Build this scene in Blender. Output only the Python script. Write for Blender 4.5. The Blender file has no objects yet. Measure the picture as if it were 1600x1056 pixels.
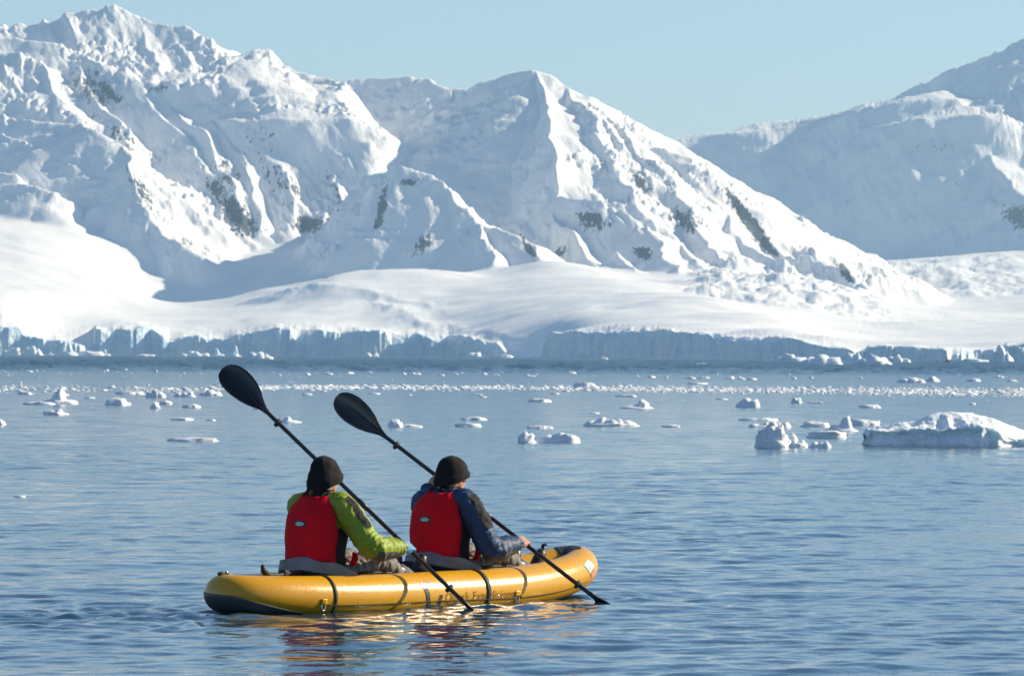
import bpy, bmesh, math, random
import numpy as np
from mathutils import Vector, Matrix

# ------------------------------------------------------------------ camera, sky, sun, exposure
SC = bpy.context.scene
COL = SC.collection
R = math.radians
F = 8200.0            # focal length in photograph pixels (1600 wide)
CAMH = 1.70           # eye height over the water
VH0, ROLL = 556.0, 0.0045

cam_d = bpy.data.cameras.new('camera')
cam = bpy.data.objects.new('camera', cam_d)
COL.objects.link(cam)
cam_d.sensor_width = 36.0
cam_d.lens = F / 1600 * 36.0
cam_d.clip_start = 0.5
cam_d.clip_end = 60000
PITCH = (VH0 - 528.0) / F
cam.matrix_world = (Matrix.Translation((0, 0, CAMH)) @ Matrix.Rotation(R(90) + PITCH, 4, 'X')
                    @ Matrix.Rotation(ROLL, 4, 'Z'))
SC.camera = cam
cam_d.dof.use_dof = True
cam_d.dof.focus_distance = 35.6
cam_d.dof.aperture_fstop = 18.0

SUN_EL, SUN_AZ = R(27.5), R(19)          # azimuth measured from +X (picture right) towards +Y (away)
sdir = Vector((math.cos(SUN_EL) * math.cos(SUN_AZ), math.cos(SUN_EL) * math.sin(SUN_AZ), math.sin(SUN_EL)))
world = bpy.data.worlds.new('World')
SC.world = world
world.use_nodes = True
wn = world.node_tree
wn.nodes.clear()
sky = wn.nodes.new('ShaderNodeTexSky')
sky.sky_type = 'NISHITA'
sky.sun_disc = False
sky.sun_elevation = SUN_EL
sky.sun_rotation = R(90) - SUN_AZ
sky.altitude = 0
sky.air_density = 0.85
sky.dust_density = 0.42
sky.ozone_density = 3.8
bg = wn.nodes.new('ShaderNodeBackground')
bg.inputs['Strength'].default_value = 0.098
wo = wn.nodes.new('ShaderNodeOutputWorld')
wn.links.new(sky.outputs[0], bg.inputs[0])
wn.links.new(bg.outputs[0], wo.inputs[0])

sun_d = bpy.data.lights.new('sun', 'SUN')
sun_d.energy = 5.0
sun_d.angle = R(0.53)
sun_d.color = (1.0, 0.87, 0.63)
sun = bpy.data.objects.new('sun', sun_d)
COL.objects.link(sun)
sun.rotation_euler = sdir.to_track_quat('Z', 'Y').to_euler()

SC.view_settings.view_transform = 'Standard'
SC.view_settings.look = 'None'
SC.view_settings.exposure = 0.60
SC.view_settings.gamma = 1.0
SC.render.engine = 'CYCLES'
SC.cycles.use_denoising = True
SC.cycles.max_bounces = 6
SC.cycles.volume_bounces = 0
SC.cycles.caustics_reflective = False
SC.cycles.caustics_refractive = False

# ------------------------------------------------------------------ helpers
def vh(u):
    return VH0 + (u - 800.0) * ROLL

def P(u, v, Y):
    """the place at distance Y that the photograph shows at pixel u, v"""
    return np.array([(u - 800.0) / F * Y, Y, CAMH + (vh(u) - v) / F * Y])

def W(u, v):
    """the place on the water seen at pixel u, v"""
    Y = CAMH * F / max(v - vh(u), 0.3)
    return np.array([(u - 800.0) / F * Y, Y, 0.0])

def tag(o, label=None, cat=None, group=None, kind=None):
    if label: o['label'] = label
    if cat: o['category'] = cat
    if group: o['group'] = group
    if kind: o['kind'] = kind
    return o

def link(o, parent=None):
    COL.objects.link(o)
    if parent is not None:
        o.parent = parent
    return o

def mesh_obj(name, verts, faces, mat=None, parent=None, smooth=True):
    me = bpy.data.meshes.new(name)
    me.from_pydata([tuple(map(float, v)) for v in verts], [], [tuple(int(i) for i in f) for f in faces])
    if smooth:
        me.polygons.foreach_set('use_smooth', [True] * len(me.polygons))
    me.update()
    if mat is not None:
        me.materials.append(mat)
    return link(bpy.data.objects.new(name, me), parent)

def grid_obj(name, V, mat=None, parent=None, keep=None):
    """V: (rows, cols, 3) numpy grid of places -> smooth quad mesh"""
    r, c = V.shape[:2]
    me = bpy.data.meshes.new(name)
    me.vertices.add(r * c)
    me.vertices.foreach_set('co', np.ascontiguousarray(V, dtype=np.float32).ravel())
    i = (np.arange(r - 1)[:, None] * c + np.arange(c - 1)[None, :])
    q = np.stack([i, i + 1, i + c + 1, i + c], -1).reshape(-1, 4)
    if keep is not None:
        q = q[keep.reshape(-1)]
    n = len(q)
    me.loops.add(n * 4)
    me.polygons.add(n)
    me.loops.foreach_set('vertex_index', q.ravel().astype(np.int32))
    me.polygons.foreach_set('loop_start', np.arange(0, n * 4, 4, dtype=np.int32))
    me.polygons.foreach_set('use_smooth', np.ones(n, dtype=bool))
    me.update(calc_edges=True)
    if mat is not None:
        me.materials.append(mat)
    return link(bpy.data.objects.new(name, me), parent)

def set_attr(o, name, arr):
    a = o.data.attributes.new(name, 'FLOAT', 'POINT')
    a.data.foreach_set('value', np.ascontiguousarray(arr, dtype=np.float32).ravel())

# gradient noise, evaluated for whole arrays
_rs = np.random.RandomState(7)
_perm = np.concatenate([_rs.permutation(512)] * 3).astype(np.int32)
_ga = _rs.rand(512) * 2 * np.pi
_gz = _rs.rand(512) * 2 - 1
_G = np.stack([np.sqrt(1 - _gz ** 2) * np.cos(_ga), np.sqrt(1 - _gz ** 2) * np.sin(_ga), _gz], -1).astype(np.float32)

def noise3(x, y, z):
    x, y, z = np.broadcast_arrays(np.asarray(x, np.float32), np.asarray(y, np.float32), np.asarray(z, np.float32))
    xi, yi, zi = np.floor(x).astype(np.int32), np.floor(y).astype(np.int32), np.floor(z).astype(np.int32)
    fx, fy, fz = x - xi, y - yi, z - zi
    xi &= 511; yi &= 511; zi &= 511
    ux, uy, uz = [f * f * f * (f * (f * 6 - 15) + 10) for f in (fx, fy, fz)]
    def g(dx, dy, dz):
        h = _perm[_perm[_perm[xi + dx] + yi + dy] + zi + dz]
        gv = _G[h]
        return gv[..., 0] * (fx - dx) + gv[..., 1] * (fy - dy) + gv[..., 2] * (fz - dz)
    def lerp(a, b, t): return a + (b - a) * t
    x0 = lerp(lerp(g(0, 0, 0), g(1, 0, 0), ux), lerp(g(0, 1, 0), g(1, 1, 0), ux), uy)
    x1 = lerp(lerp(g(0, 0, 1), g(1, 0, 1), ux), lerp(g(0, 1, 1), g(1, 1, 1), ux), uy)
    return lerp(x0, x1, uz) * 1.5

def fbm(x, y, z, oct=5, lac=2.03, gain=0.5):
    s, a = 0.0, 1.0
    for k in range(oct):
        s = s + a * noise3(x + 17.3 * k, y + 5.1 * k, z + 9.7 * k)
        x, y, z, a = x * lac, y * lac, z * lac, a * gain
    return s

def ridged(x, y, z, oct=5, lac=2.07, gain=0.5):
    s, a, w = 0.0, 1.0, 1.0
    for k in range(oct):
        n = 1 - np.abs(noise3(x + 31.7 * k, y + 3.3 * k, z + 7.9 * k))
        n = n * n * w
        w = np.clip(n * 1.6, 0, 1)
        s = s + a * n
        x, y, z, a = x * lac, y * lac, z * lac, a * gain
    return s

def sstep(a, b, x):
    t = np.clip((x - a) / (b - a), 0, 1)
    return t * t * (3 - 2 * t)

# materials
def new_mat(name, col=(0.5, 0.5, 0.5), rough=0.6, metal=0.0, spec=0.5):
    m = bpy.data.materials.new(name)
    m.use_nodes = True
    b = m.node_tree.nodes['Principled BSDF']
    b.inputs['Base Color'].default_value = (*col, 1)
    b.inputs['Roughness'].default_value = rough
    b.inputs['Metallic'].default_value = metal
    b.inputs['Specular IOR Level'].default_value = spec
    return m

class NT:
    """small wrapper to write node graphs"""
    def __init__(s, m): s.t = m.node_tree; s.b = m.node_tree.nodes['Principled BSDF']
    def n(s, typ, **kw):
        nd = s.t.nodes.new(typ)
        for k, v in kw.items():
            if k.startswith('_'): setattr(nd, k[1:], v)
            else:
                key = int(k[1:]) if k[0] == 'i' and k[1:].isdigit() else k.replace('__', ' ')
                if hasattr(v, 'is_linked') or hasattr(v, 'links'): s.t.links.new(v, nd.inputs[key])
                else: nd.inputs[key].default_value = v
        return nd
    def l(s, a, b): s.t.links.new(a, b)
    def ramp(s, fac, stops):
        r = s.t.nodes.new('ShaderNodeValToRGB')
        e = r.color_ramp.elements
        while len(e) > 1: e.remove(e[-1])
        e[0].position = stops[0][0]; e[0].color = stops[0][1]
        for p, c in stops[1:]:
            x = e.new(p); x.color = c
        s.l(fac, r.inputs[0])
        return r.outputs[0]
    def mix(s, fac, a, b):
        m = s.t.nodes.new('ShaderNodeMix'); m.data_type = 'RGBA'
        for k, v in ((0, fac), (6, a), (7, b)):
            if hasattr(v, 'is_linked'): s.l(v, m.inputs[k])
            else: m.inputs[k].default_value = v
        return m.outputs[2]
# ------------------------------------------------------------------ mountains and glacier (heightfield, metres)
def interp_u(tbl, u):
    t = np.array(tbl, float)
    return np.interp(u, t[:, 0], t[:, 1])

# how far off the shore lies, and how high the ice cliff stands there
SHORE = [(-400, 4500), (60, 4500), (230, 4540), (700, 4520), (800, 4300), (850, 4220), (1150, 3720), (1330, 3520), (1480, 3480), (1560, 3500), (2000, 3400)]
CLIFF = [(-400, 505), (-40, 510), (0, 513), (33, 517), (36, 525), (60, 529), (100, 532), (135, 541), (146, 549), (149, 512), (170, 515), (190, 511), (207, 515), (235, 515), (250, 521),
         (265, 527), (325, 527), (350, 531), (372, 523), (390, 520), (432, 514), (475, 515), (520, 519), (560, 517), (612, 520), (650, 526), (687, 528), (725, 526), (750, 531), (777, 537),
         (790, 548), (797, 556), (822, 559), (843, 561), (848, 540), (854, 522), (862, 519), (900, 520), (975, 517), (1020, 519), (1050, 517), (1060, 523), (1107, 523), (1150, 529), (1187, 529), (1225, 530),
         (1262, 537), (1297, 545), (1325, 545), (1345, 556), (1356, 542), (1390, 540), (1450, 543), (1500, 545), (1555, 547), (1565, 547), (1572, 539), (1620, 536), (2000, 520)]
# smooth snow slopes: (u, v, distance)
BASE = [(-250, 470, 4650), (-250, 420, 5000), (-250, 360, 5300), (0, 476, 4560), (0, 445, 4850), (0, 405, 5130), (0, 350, 5330), (70, 497, 4470), (120, 515, 4440),
        (150, 498, 4640), (200, 490, 4760), (200, 465, 5000), (170, 430, 5200), (200, 395, 5350), (300, 505, 4660), (330, 488, 4820), (250, 466, 5190), (330, 432, 5330), (390, 400, 5430), (450, 384, 5480),
        (420, 497, 4680), (400, 478, 4950), (470, 470, 4820), (450, 440, 5180), (520, 440, 4880), (570, 423, 4950), (640, 420, 4960), (705, 424, 4960), (600, 472, 4780), (690, 480, 4720),
        (560, 503, 4640), (650, 512, 4610), (500, 488, 4720), (760, 432, 4950), (760, 480, 4650), (760, 515, 4480), (850, 411, 5020), (850, 470, 4620), (880, 505, 4330),
        (560, 436, 5120), (690, 436, 5100), (820, 420, 5110), (940, 424, 4960), (950, 480, 4420), (1000, 437, 4830), (1000, 490, 4300), (1100, 462, 4520), (1100, 495, 4150), (1200, 492, 4150), (1200, 514, 3820), (1290, 525, 3680),
        (1000, 442, 4960), (1100, 470, 4680), (1200, 500, 4350), (1290, 532, 3900), (1150, 440, 4950), (1250, 470, 4800), (1330, 500, 4600), (1300, 448, 5050), (1360, 508, 4550), (1400, 510, 4700),
        (1300, 534, 4000), (1370, 528, 4150), (1420, 502, 4600), (1500, 512, 4500), (1600, 528, 3800), (1600, 508, 4500), (1750, 500, 4400), (1430, 485, 5300), (1600, 478, 5500), (1500, 440, 6000), (1600, 425, 6200),
        (1350, 418, 6500), (1450, 404, 6750), (1550, 397, 6750), (1700, 390, 6700), (1350, 470, 5700), (1250, 420, 6300), (900, 430, 6500), (400, 400, 6500), (0, 380, 6500), (600, 420, 7300), (1200, 420, 7300), (1700, 400, 7300), (-250, 350, 7000),
        (60, 348, 5470), (150, 354, 5430), (-150, 340, 5500), (1350, 545, 3600), (1352, 540, 3800), (1450, 536, 3640), (147, 530, 4500)]

# crest lines: points (u, v, distance), then how steep they fall left, right, to the front, to the back
RIDGES = [
    # left massif: skyline
    ([(-330, 90, 6000), (-150, 62, 6010), (0, 41, 6010), (75, 29, 6010), (150, 13, 6010), (172, 8, 6010), (200, 16, 6000), (255, 33, 5990), (292, 46, 5980), (330, 80, 5960)], 1.0, .55, .62, .9),
    ([(330, 80, 5960), (362, 88, 5950), (405, 76, 5940), (425, 84, 5930), (455, 101, 5910), (512, 123, 5870), (527, 136, 5830)], .5, 1.0, .30, .9, 150., 1.15),
    ([(-60, 55, 5960), (20, 52, 5950), (75, 62, 5930), (130, 88, 5905), (180, 104, 5870), (240, 150, 5800), (275, 205, 5720), (318, 262, 5620)], .9, .6, .72, .8),
    ([(-20, 70, 5930), (40, 85, 5880), (75, 115, 5830), (100, 170, 5740), (125, 200, 5690)], .8, .5, .7, .9),
    ([(120, 100, 5880), (150, 150, 5790), (185, 205, 5700), (205, 245, 5620), (225, 285, 5560)], .9, .8, .85, .9),
    ([(175, 20, 6000), (170, 48, 5965), (190, 92, 5900), (235, 140, 5830), (262, 185, 5760), (300, 226, 5690)], 1.0, .65, .8, .9),
    ([(210, 30, 5985), (235, 75, 5920), (255, 125, 5850), (290, 180, 5760), (330, 238, 5660), (352, 290, 5580), (380, 350, 5500), (402, 388, 5450)], 1.05, .62, .8, .9),
    ([(285, 110, 5900), (310, 160, 5810), (345, 205, 5730), (388, 263, 5640), (392, 300, 5570), (410, 360, 5490)], 1.1, .9, .9, .9),
    ([(300, 250, 5650), (322, 290, 5590), (340, 335, 5520), (352, 380, 5465)], .9, .7, .9, .9),
    ([(330, 95, 5945), (345, 130, 5880), (400, 165, 5800), (430, 222, 5700), (448, 262, 5640), (470, 310, 5560), (455, 355, 5500)], 1.0, .85, .85, .9),
    ([(385, 158, 5775), (470, 168, 5745), (520, 180, 5720), (560, 202, 5695), (566, 225, 5660)], .8, 1.1, .95, .3),
    ([(500, 200, 5750), (512, 252, 5660), (528, 290, 5590), (540, 340, 5500)], .8, 1.1, .9, .9),
    # the shaded hump in front of it
    ([(-330, 184, 5900), (-60, 182, 5720), (0, 186, 5690), (70, 190, 5650), (130, 198, 5600), (178, 226, 5560)], .85, .7, .85, .35),
    ([(178, 226, 5560), (200, 268, 5490), (222, 315, 5420), (240, 338, 5385), (290, 388, 5320), (330, 402, 5300)], .9, .6, .8, .6),
    ([(-100, 210, 5640), (0, 210, 5630), (38, 222, 5610), (66, 234, 5590)], .9, 1.3, .9, .25),
    ([(-200, 268, 5530), (0, 268, 5520), (24, 272, 5510)], .9, 1.2, 1.0, .2),
    ([(-200, 288, 5470), (0, 286, 5470), (55, 290, 5450), (84, 300, 5440)], .9, 1.2, .9, .2),
    # nunatak in the middle
    ([(470, 372, 5520), (560, 300, 5430), (600, 268, 5330), (640, 258, 5250), (668, 270, 5240), (690, 291, 5225), (715, 322, 5200), (740, 346, 5180), (795, 361, 5140), (822, 374, 5110), (838, 400, 5075), (845, 428, 5050)], 1.0, .85, 1.0, .7),
    ([(440, 452, 4900), (480, 446, 4880), (530, 449, 4830), (585, 460, 4790), (640, 476, 4740), (700, 500, 4650)], .5, .10, .34, .1),
    ([(540, 474, 4770), (570, 475, 4760), (620, 487, 4700), (690, 508, 4600)], .5, .10, .34, .1),
    ([(745, 350, 5170), (760, 385, 5100), (775, 412, 5050)], .7, .7, .8, .6),
    # middle mountain: skyline
    ([(500, 132, 6080), (520, 126, 6080), (570, 123, 6080), (640, 121, 6040), (665, 125, 6020), (692, 136, 5980), (720, 140, 5950), (745, 130, 5890), (775, 120, 5840), (805, 110, 5790), (835, 108, 5750), (872, 114, 5740), (912, 140, 5720), (960, 180, 5690), (1000, 215, 5660), (1050, 240, 5640), (1092, 258, 5600), (1140, 302, 5560), (1180, 352, 5510), (1225, 396, 5450), (1275, 404, 5380), (1310, 415, 5350), (1333, 438, 5300), (1370, 470, 5220), (1405, 500, 5120)], .7, .75, .62, 1.0),
    ([(838, 108, 5750), (852, 140, 5690), (864, 180, 5620), (872, 225, 5530), (876, 262, 5470), (868, 300, 5420), (866, 335, 5370), (885, 368, 5310), (905, 395, 5260), (945, 424, 5190)], 1.15, .52, .7, .9),
    ([(690, 140, 5970), (700, 175, 5900), (690, 215, 5820)], .5, .8, .7, .9),
    ([(895, 128, 5730), (925, 185, 5630), (955, 250, 5520), (985, 300, 5430), (1000, 330, 5380)], .8, .6, .7, .9),
    ([(935, 160, 5700), (985, 215, 5610), (1030, 275, 5520), (1068, 325, 5440), (1110, 380, 5340), (1140, 415, 5260)], .95, .6, .75, .9),
    ([(880, 300, 5400), (930, 312, 5370), (975, 322, 5340), (1010, 345, 5300), (1040, 385, 5240), (1062, 430, 5120)], .7, .7, .95, .6),
    ([(970, 395, 5220), (985, 415, 5180), (992, 432, 5140)], .9, .9, .9, .6),
    ([(1010, 235, 5650), (1070, 270, 5600), (1115, 320, 5520), (1150, 365, 5440), (1200, 410, 5340), (1250, 440, 5230)], .7, .55, .7, .9),
    ([(1060, 380, 5300), (1110, 420, 5200), (1135, 455, 5050)], .6, .7, .7, .7),
    ([(1230, 425, 5300), (1300, 455, 5180), (1350, 478, 5080), (1388, 502, 4980)], .55, .8, .6, .6),
    # right, far mountain
    ([(900, 232, 8250), (1030, 219, 8250), (1130, 205, 8230), (1200, 190, 8220), (1290, 178, 8200), (1388, 158, 8170), (1470, 140, 8100), (1510, 165, 7950)], .25, .4, .14, .8, 165., .95),
    ([(1330, 170, 8420), (1390, 151, 8400), (1430, 131, 8380), (1500, 103, 8330), (1555, 80, 8280)], 1.0, .6, .95, .9),
    ([(1572, 71, 8258), (1590, 62, 8230), (1605, 57, 8200), (1622, 54, 8170), (1700, 120, 8080), (1850, 260, 7950)], .85, .5, .34, .9, 330., .8),
    ([(1585, 78, 8190), (1570, 105, 8110), (1548, 135, 8040), (1525, 160, 7985)], .9, .30, .5, .5, 120., .8),
    ([(1512, 168, 7965), (1478, 190, 7880), (1530, 222, 7780), (1560, 262, 7660), (1595, 305, 7540), (1680, 370, 7350)], 1.0, .32, .75, .8),
    # rocky ends behind the middle mountain
    ([(1250, 398, 5470), (1275, 394, 5440), (1300, 408, 5400), (1328, 436, 5330)], .5, .8, .6, .9),
]

def build_terrain():
    cu = np.concatenate([np.linspace(-330, -20, 60)[:-1], np.linspace(-20, 1620, 960), np.linspace(1620, 1900, 55)[1:]])
    nU = len(cu)
    shore = interp_u(SHORE, cu)
    # fractured, buttressed cliff line
    wob = 9 * fbm(cu / 70., 0.3, 0.7, 3) + 1.6 * np.round(2.5 * noise3(cu / 24., 3.1, 0.2)) + .5 * noise3(cu / 5., 8.3, .2)
    shore = shore + wob
    tt = np.concatenate([np.arange(-3, 24, 0.75), np.arange(24, 900, 5.0)])
    yy_end = 8700.0
    tail = np.concatenate([np.arange(5150, 6130, 3.0), np.arange(6130, 6900, 14.), np.arange(6900, yy_end, 6.0)])
    nt = len(tt)
    Y = np.empty((nt + len(tail), nU), np.float64)
    Y[:nt] = shore[None, :] + tt[:, None]
    lim = 5150 - 1.0
    # rows between the shore strip and the common rows are stretched so that the sheet has no fold
    a = Y[35][None, :]
    f = ((tt[36:] - tt[35]) / (tt[-1] - tt[35]))[:, None]
    Y[36:nt] = a + (lim - a) * f
    Y[nt:] = tail[:, None]
    U = np.broadcast_to(cu[None, :], Y.shape)
    X = (U - 800.0) / F * Y
    # smooth base through the snow-slope points (thin plate)
    pts = [P(*b) for b in BASE]
    for u in np.arange(-330, 1900, 45):
        Ys = float(interp_u(SHORE, u)); pts.append(P(u, float(interp_u(CLIFF, u)), Ys + 6))
    pts = np.array(pts)
    S = 1000.0
    A = pts[:, :2] / S
    A = A * np.array([2.2, 1.0])
    def phi(r2): return 0.5 * r2 * np.log(r2 + 1e-9)
    d2 = ((A[:, None] - A[None]) ** 2).sum(-1)
    n = len(A)
    M = np.zeros((n + 3, n + 3))
    M[:n, :n] = phi(d2) + np.eye(n) * 4e-4
    M[:n, n] = 1; M[:n, n + 1:] = A; M[n, :n] = 1; M[n + 1:, :n] = A.T
    w = np.linalg.solve(M, np.concatenate([pts[:, 2], np.zeros(3)]))
    Bx = (X / S * 2.2).astype(np.float32); By = (Y / S).astype(np.float32)
    B = (w[n] + w[n + 1] * Bx + w[n + 2] * By).astype(np.float32)
    for k in range(n):
        B += np.float32(w[k]) * phi((Bx - np.float32(A[k, 0])) ** 2 + (By - np.float32(A[k, 1])) ** 2)
    # the cliff height itself follows its own table near the shore
    ctop = CAMH + (vh(cu) - interp_u(CLIFF, cu)) / F * shore
    ctop = np.maximum(ctop * (1 + .10 * fbm(cu / 34., .7, 4.4, 4)), 0.5)
    t = (Y - shore[None, :])
    k = sstep(90, 8, t)
    B = B * (1 - k) + (ctop[None, :] + np.maximum(t, 0) * .05) * k
    Xf, Yf = X.astype(np.float32), Y.astype(np.float32)
    # ridges, in gently warped coordinates
    wx = Xf + 14 * fbm(Xf / 90, Yf / 90, 1.3, 3)
    wy = Yf + 14 * fbm(Xf / 90, Yf / 90, 7.7, 3)
    H = np.full(Y.shape, -500.0, np.float32)
    for pl, sl, sr, sf, sb, *far_ in RIDGES:
        if pl[0][0] < 520 and pl[-1][2] > 5440: sl = sl * .62        # broad flanks on the left massif
        q = [P(*p) for p in pl]
        Hr = np.full(Y.shape, -500.0, np.float32)
        for a, b in zip(q[:-1], q[1:]):
            ax, ay, az = map(float, a); bx, by, bz = map(float, b)
            dx, dy = bx - ax, by - ay
            L2 = dx * dx + dy * dy + 1e-6
            s = np.clip(((wx - ax) * dx + (wy - ay) * dy) / L2, 0, 1)
            ox, oy = wx - (ax + s * dx), wy - (ay + s * dy)
            d = np.sqrt(ox * ox + oy * oy) + 1e-4
            cx, cy = ox / d, oy / d
            sp = np.where(cx < 0, sl, sr) * cx * cx + np.where(cy < 0, sf, sb) * cy * cy
            drop = sp * d
            if far_: drop = np.where(d < far_[0], drop, sp * far_[0] + far_[1] * (d - far_[0]))
            Hr = np.maximum(Hr, az + s * (bz - az) - drop)
        H = np.maximum(H, Hr)
    m = np.clip((H - B) / 30.0, -2, 2)               # >0: mountain, <0: smooth snow
    mt = sstep(-0.15, 0.9, m)
    Z = np.where(H > B, H, B)
    kk = 9.0                                         # round the foot of the slopes
    Z = Z + kk * np.log1p(np.exp(-np.abs(H - B) / kk)) * 0.6
    # relief: ribs that run down the faces, seracs, and soft wind forms on the snow
    rx = Xf + 0.62 * Z
    far = sstep(6800, 7000, Yf)
    amp = mt * (1 - 0.35 * far)
    bowl = sstep(540, 620, U) * sstep(880, 840, U) * sstep(5380, 5450, Yf)      # the smooth shaded bowl
    hump = sstep(235, 205, U) * sstep(5340, 5400, Yf) * sstep(5720, 5640, Yf)
    plane = sstep(330, 370, U) * sstep(540, 515, U) * sstep(5720, 5770, Yf) * sstep(6000, 5960, Yf)
    nun = .95 * sstep(470, 520, U) * sstep(860, 830, U) * sstep(5000, 5040, Yf) * sstep(5360, 5310, Yf)
    hump = np.maximum(np.maximum(hump, plane), nun)
    calm = 1 - 0.85 * np.maximum(np.maximum(bowl, hump), .45 * far * sstep(1500, 1400, U))
    rib = ridged(rx / 78, Z / 230, Yf / 300, 3) - 0.95
    rib2 = ridged(rx / 24 + 5, Z / 95, Yf / 110, 3) - 0.95
    big = fbm(Xf / 120, Yf / 120, Z / 120, 3)
    fine = fbm(Xf / 14, Yf / 14, Z / 14, 4)
    brk = sstep(.02, .35, fbm(Xf / 75 + 9, Yf / 75, Z / 75, 2))        # zones of broken ice
    ser = np.abs(fbm(Xf / 12, Yf / 12, Z / 9, 3))
    gate = sstep(-.25, .4, fbm(Xf / 130 + 3, Yf / 130, Z / 90, 2))
    rib3 = ridged(rx / 9.5 + 3, Z / 26, Yf / 40, 3) - 0.95
    Z = Z + amp * calm * (7.0 * rib * (.3 + .7 * gate) + 4.4 * rib2 * (.15 + .85 * gate) + 1.5 * rib3 * (.25 + gate) + 6 * big + 1.2 * fine * (.3 + gate) + 7.0 * brk * (ser - .25))
    # hanging ledges and ice steps across the calmer faces
    led = np.abs(fbm(Xf / 46 + .5, Z / 13, Yf / 46, 4))
    Z = Z + amp * (1 - calm) * 9.5 * (led - .25) * sstep(-.2, .3, noise3(Xf / 60, Z / 40, Yf / 60))
    # icefall below the middle mountain
    ice = sstep(1040, 1120, U) * sstep(1420, 1330, U) * sstep(4600, 4800, Yf) * sstep(5450, 5250, Yf)
    Z = Z + ice * (8.5 * np.abs(fbm(Xf / 34, Yf / 60, 2.2, 4)) + 5.0 * fbm(Xf / 60, Yf / 60, .2, 2))
    icer = sstep(1330, 1400, U) * sstep(5600, 5800, Yf) * sstep(6750, 6600, Yf)
    Z = Z + icer * (6 * fbm(Xf / 45, Yf / 110, 4.2, 4))
    soft = (1 - mt) * sstep(10, 120, t)
    Z = Z + soft * (2.4 * fbm(Xf / 110, Yf / 60, .5, 3) + 0.3 * fbm(Xf / 30, Yf / 55, 3.5, 3) - 1.6 * sstep(.55, .97, 1 - np.abs(noise3(Xf / 110 + .3 * Yf / 110, Yf / 70, 9.1))) * sstep(.0, .35, noise3(Xf / 90, Yf / 70, 4.4)))
    # near the shore: broken edge of the cliff, then the wall itself
    edge = sstep(150, 12, t)
    Z = Z + edge * np.minimum(ctop[None, :] * .1, 1.6) * (fbm(Xf / 12, Yf / 12, 1.1, 4) * .7 + 0.9 * noise3(Xf / 26, Yf / 26, 3.))
    prof = 0.5 + 5.0 * sstep(-.2, .5, noise3(Xf / 22, 0.3, 2.1)) + 2.0 * np.abs(noise3(Xf / 6, 0.2, 5.1))
    wall = np.clip((t + 1.0) / np.maximum(prof, .8), 0, 1)
    wall = np.where(wall < .5, wall * 1.25, .625 + (wall - .5) * .75) if False else wall
    slump = sstep(.26, .55, noise3(Xf / 30, 1.7, 6.3)) * (.45 + .3 * noise3(Xf / 9, 2.7, .3))
    wall = wall * (1 - slump) + slump * sstep(-2, 20, t)
    Z = -1.5 + (Z + 1.5) * wall
    # resample each column so that rows follow the slope length; the shore strip keeps its own rows
    n0 = 36
    Z2, Y2 = Z[n0 - 1:], Y[n0 - 1:]
    ds = np.sqrt((np.diff(Z2, axis=0)) ** 2 + (0.14 * np.diff(Y2, axis=0)) ** 2)
    ds = ds * np.where(Y2[1:] > 6120, .5, 1.0)
    cum = np.concatenate([np.zeros((1, nU)), np.cumsum(ds, 0)], 0)
    n_out = 440
    s = np.linspace(0, 1, n_out)
    pos = np.stack([np.interp(s, cum[:, j] / cum[-1, j], np.arange(len(Y2))) for j in range(nU)], 1)
    K = 12
    pad = np.pad(pos, ((0, 0), (K, K)), 'edge')
    cs = np.cumsum(np.concatenate([np.zeros((n_out, 1)), pad], 1), 1)
    pos = (cs[:, 2 * K + 1:] - cs[:, :-2 * K - 1]) / (2 * K + 1)
    i0 = np.clip(pos.astype(int), 0, len(Y2) - 2); fr = pos - i0
    def take(A):
        A = A[n0 - 1:]
        return np.take_along_axis(A, i0, 0) * (1 - fr) + np.take_along_axis(A, i0 + 1, 0) * fr
    yo = np.concatenate([Y[:n0 - 1], take(Y)], 0)
    zo = np.concatenate([Z[:n0 - 1], take(Z)], 0)
    rock = np.concatenate([mt[:n0 - 1], take(mt)], 0).astype(np.float32)
    out = np.stack([(cu[None, :] - 800.0) / F * yo, yo, zo], -1).astype(np.float32)
    return out, rock, shore, ctop, cu

TER, MTN, SHORE_Y, CLIFF_Z, TER_U = build_terrain()

# where bare rock shows through the snow: (u, v, half width, half height, lean)
ROCKS = [(150, 140, 38, 30, .5, .9), (185, 215, 22, 34, .6, .8), (225, 130, 20, 16, .6, .6), (250, 320, 8, 14, .6, .5), (222, 300, 14, 46, .5, .9), (340, 300, 18, 40, .5, .9), (375, 345, 30, 48, .55, 1.2), (355, 270, 22, 30, .5, .8), (440, 280, 34, 60, .6, .6), (480, 352, 26, 18, -.6, 1.3),
         (400, 215, 40, 30, .5, .4), (245, 135, 12, 10, .5, .8), (595, 325, 9, 40, -.2, 1.2), (640, 285, 24, 10, .2, .7), (662, 378, 20, 16, -.5, 1.1), (828, 392, 9, 24, .6, 1.5), (925, 345, 26, 18, .4, 1.1), (1000, 285, 18, 30, .7, 1.1), (1070, 345, 32, 18, .6, 1.1), (1005, 398, 20, 16, .3, 1.2),
         (1175, 352, 16, 52, .75, 1.6), (1150, 320, 10, 30, .7, 1.2), (1322, 428, 9, 20, .7, 1.6), (1238, 488, 6, 8, 0, 1.4), (870, 400, 12, 14, -.7, .9), (890, 415, 10, 10, 0, .8), (1460, 228, 40, 14, .1, .5), (1590, 340, 22, 22, .2, 1.2), (1510, 300, 60, 50, .3, .3), (150, 190, 40, 25, 0, .5), (520, 300, 14, 40, .4, .5)]
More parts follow.
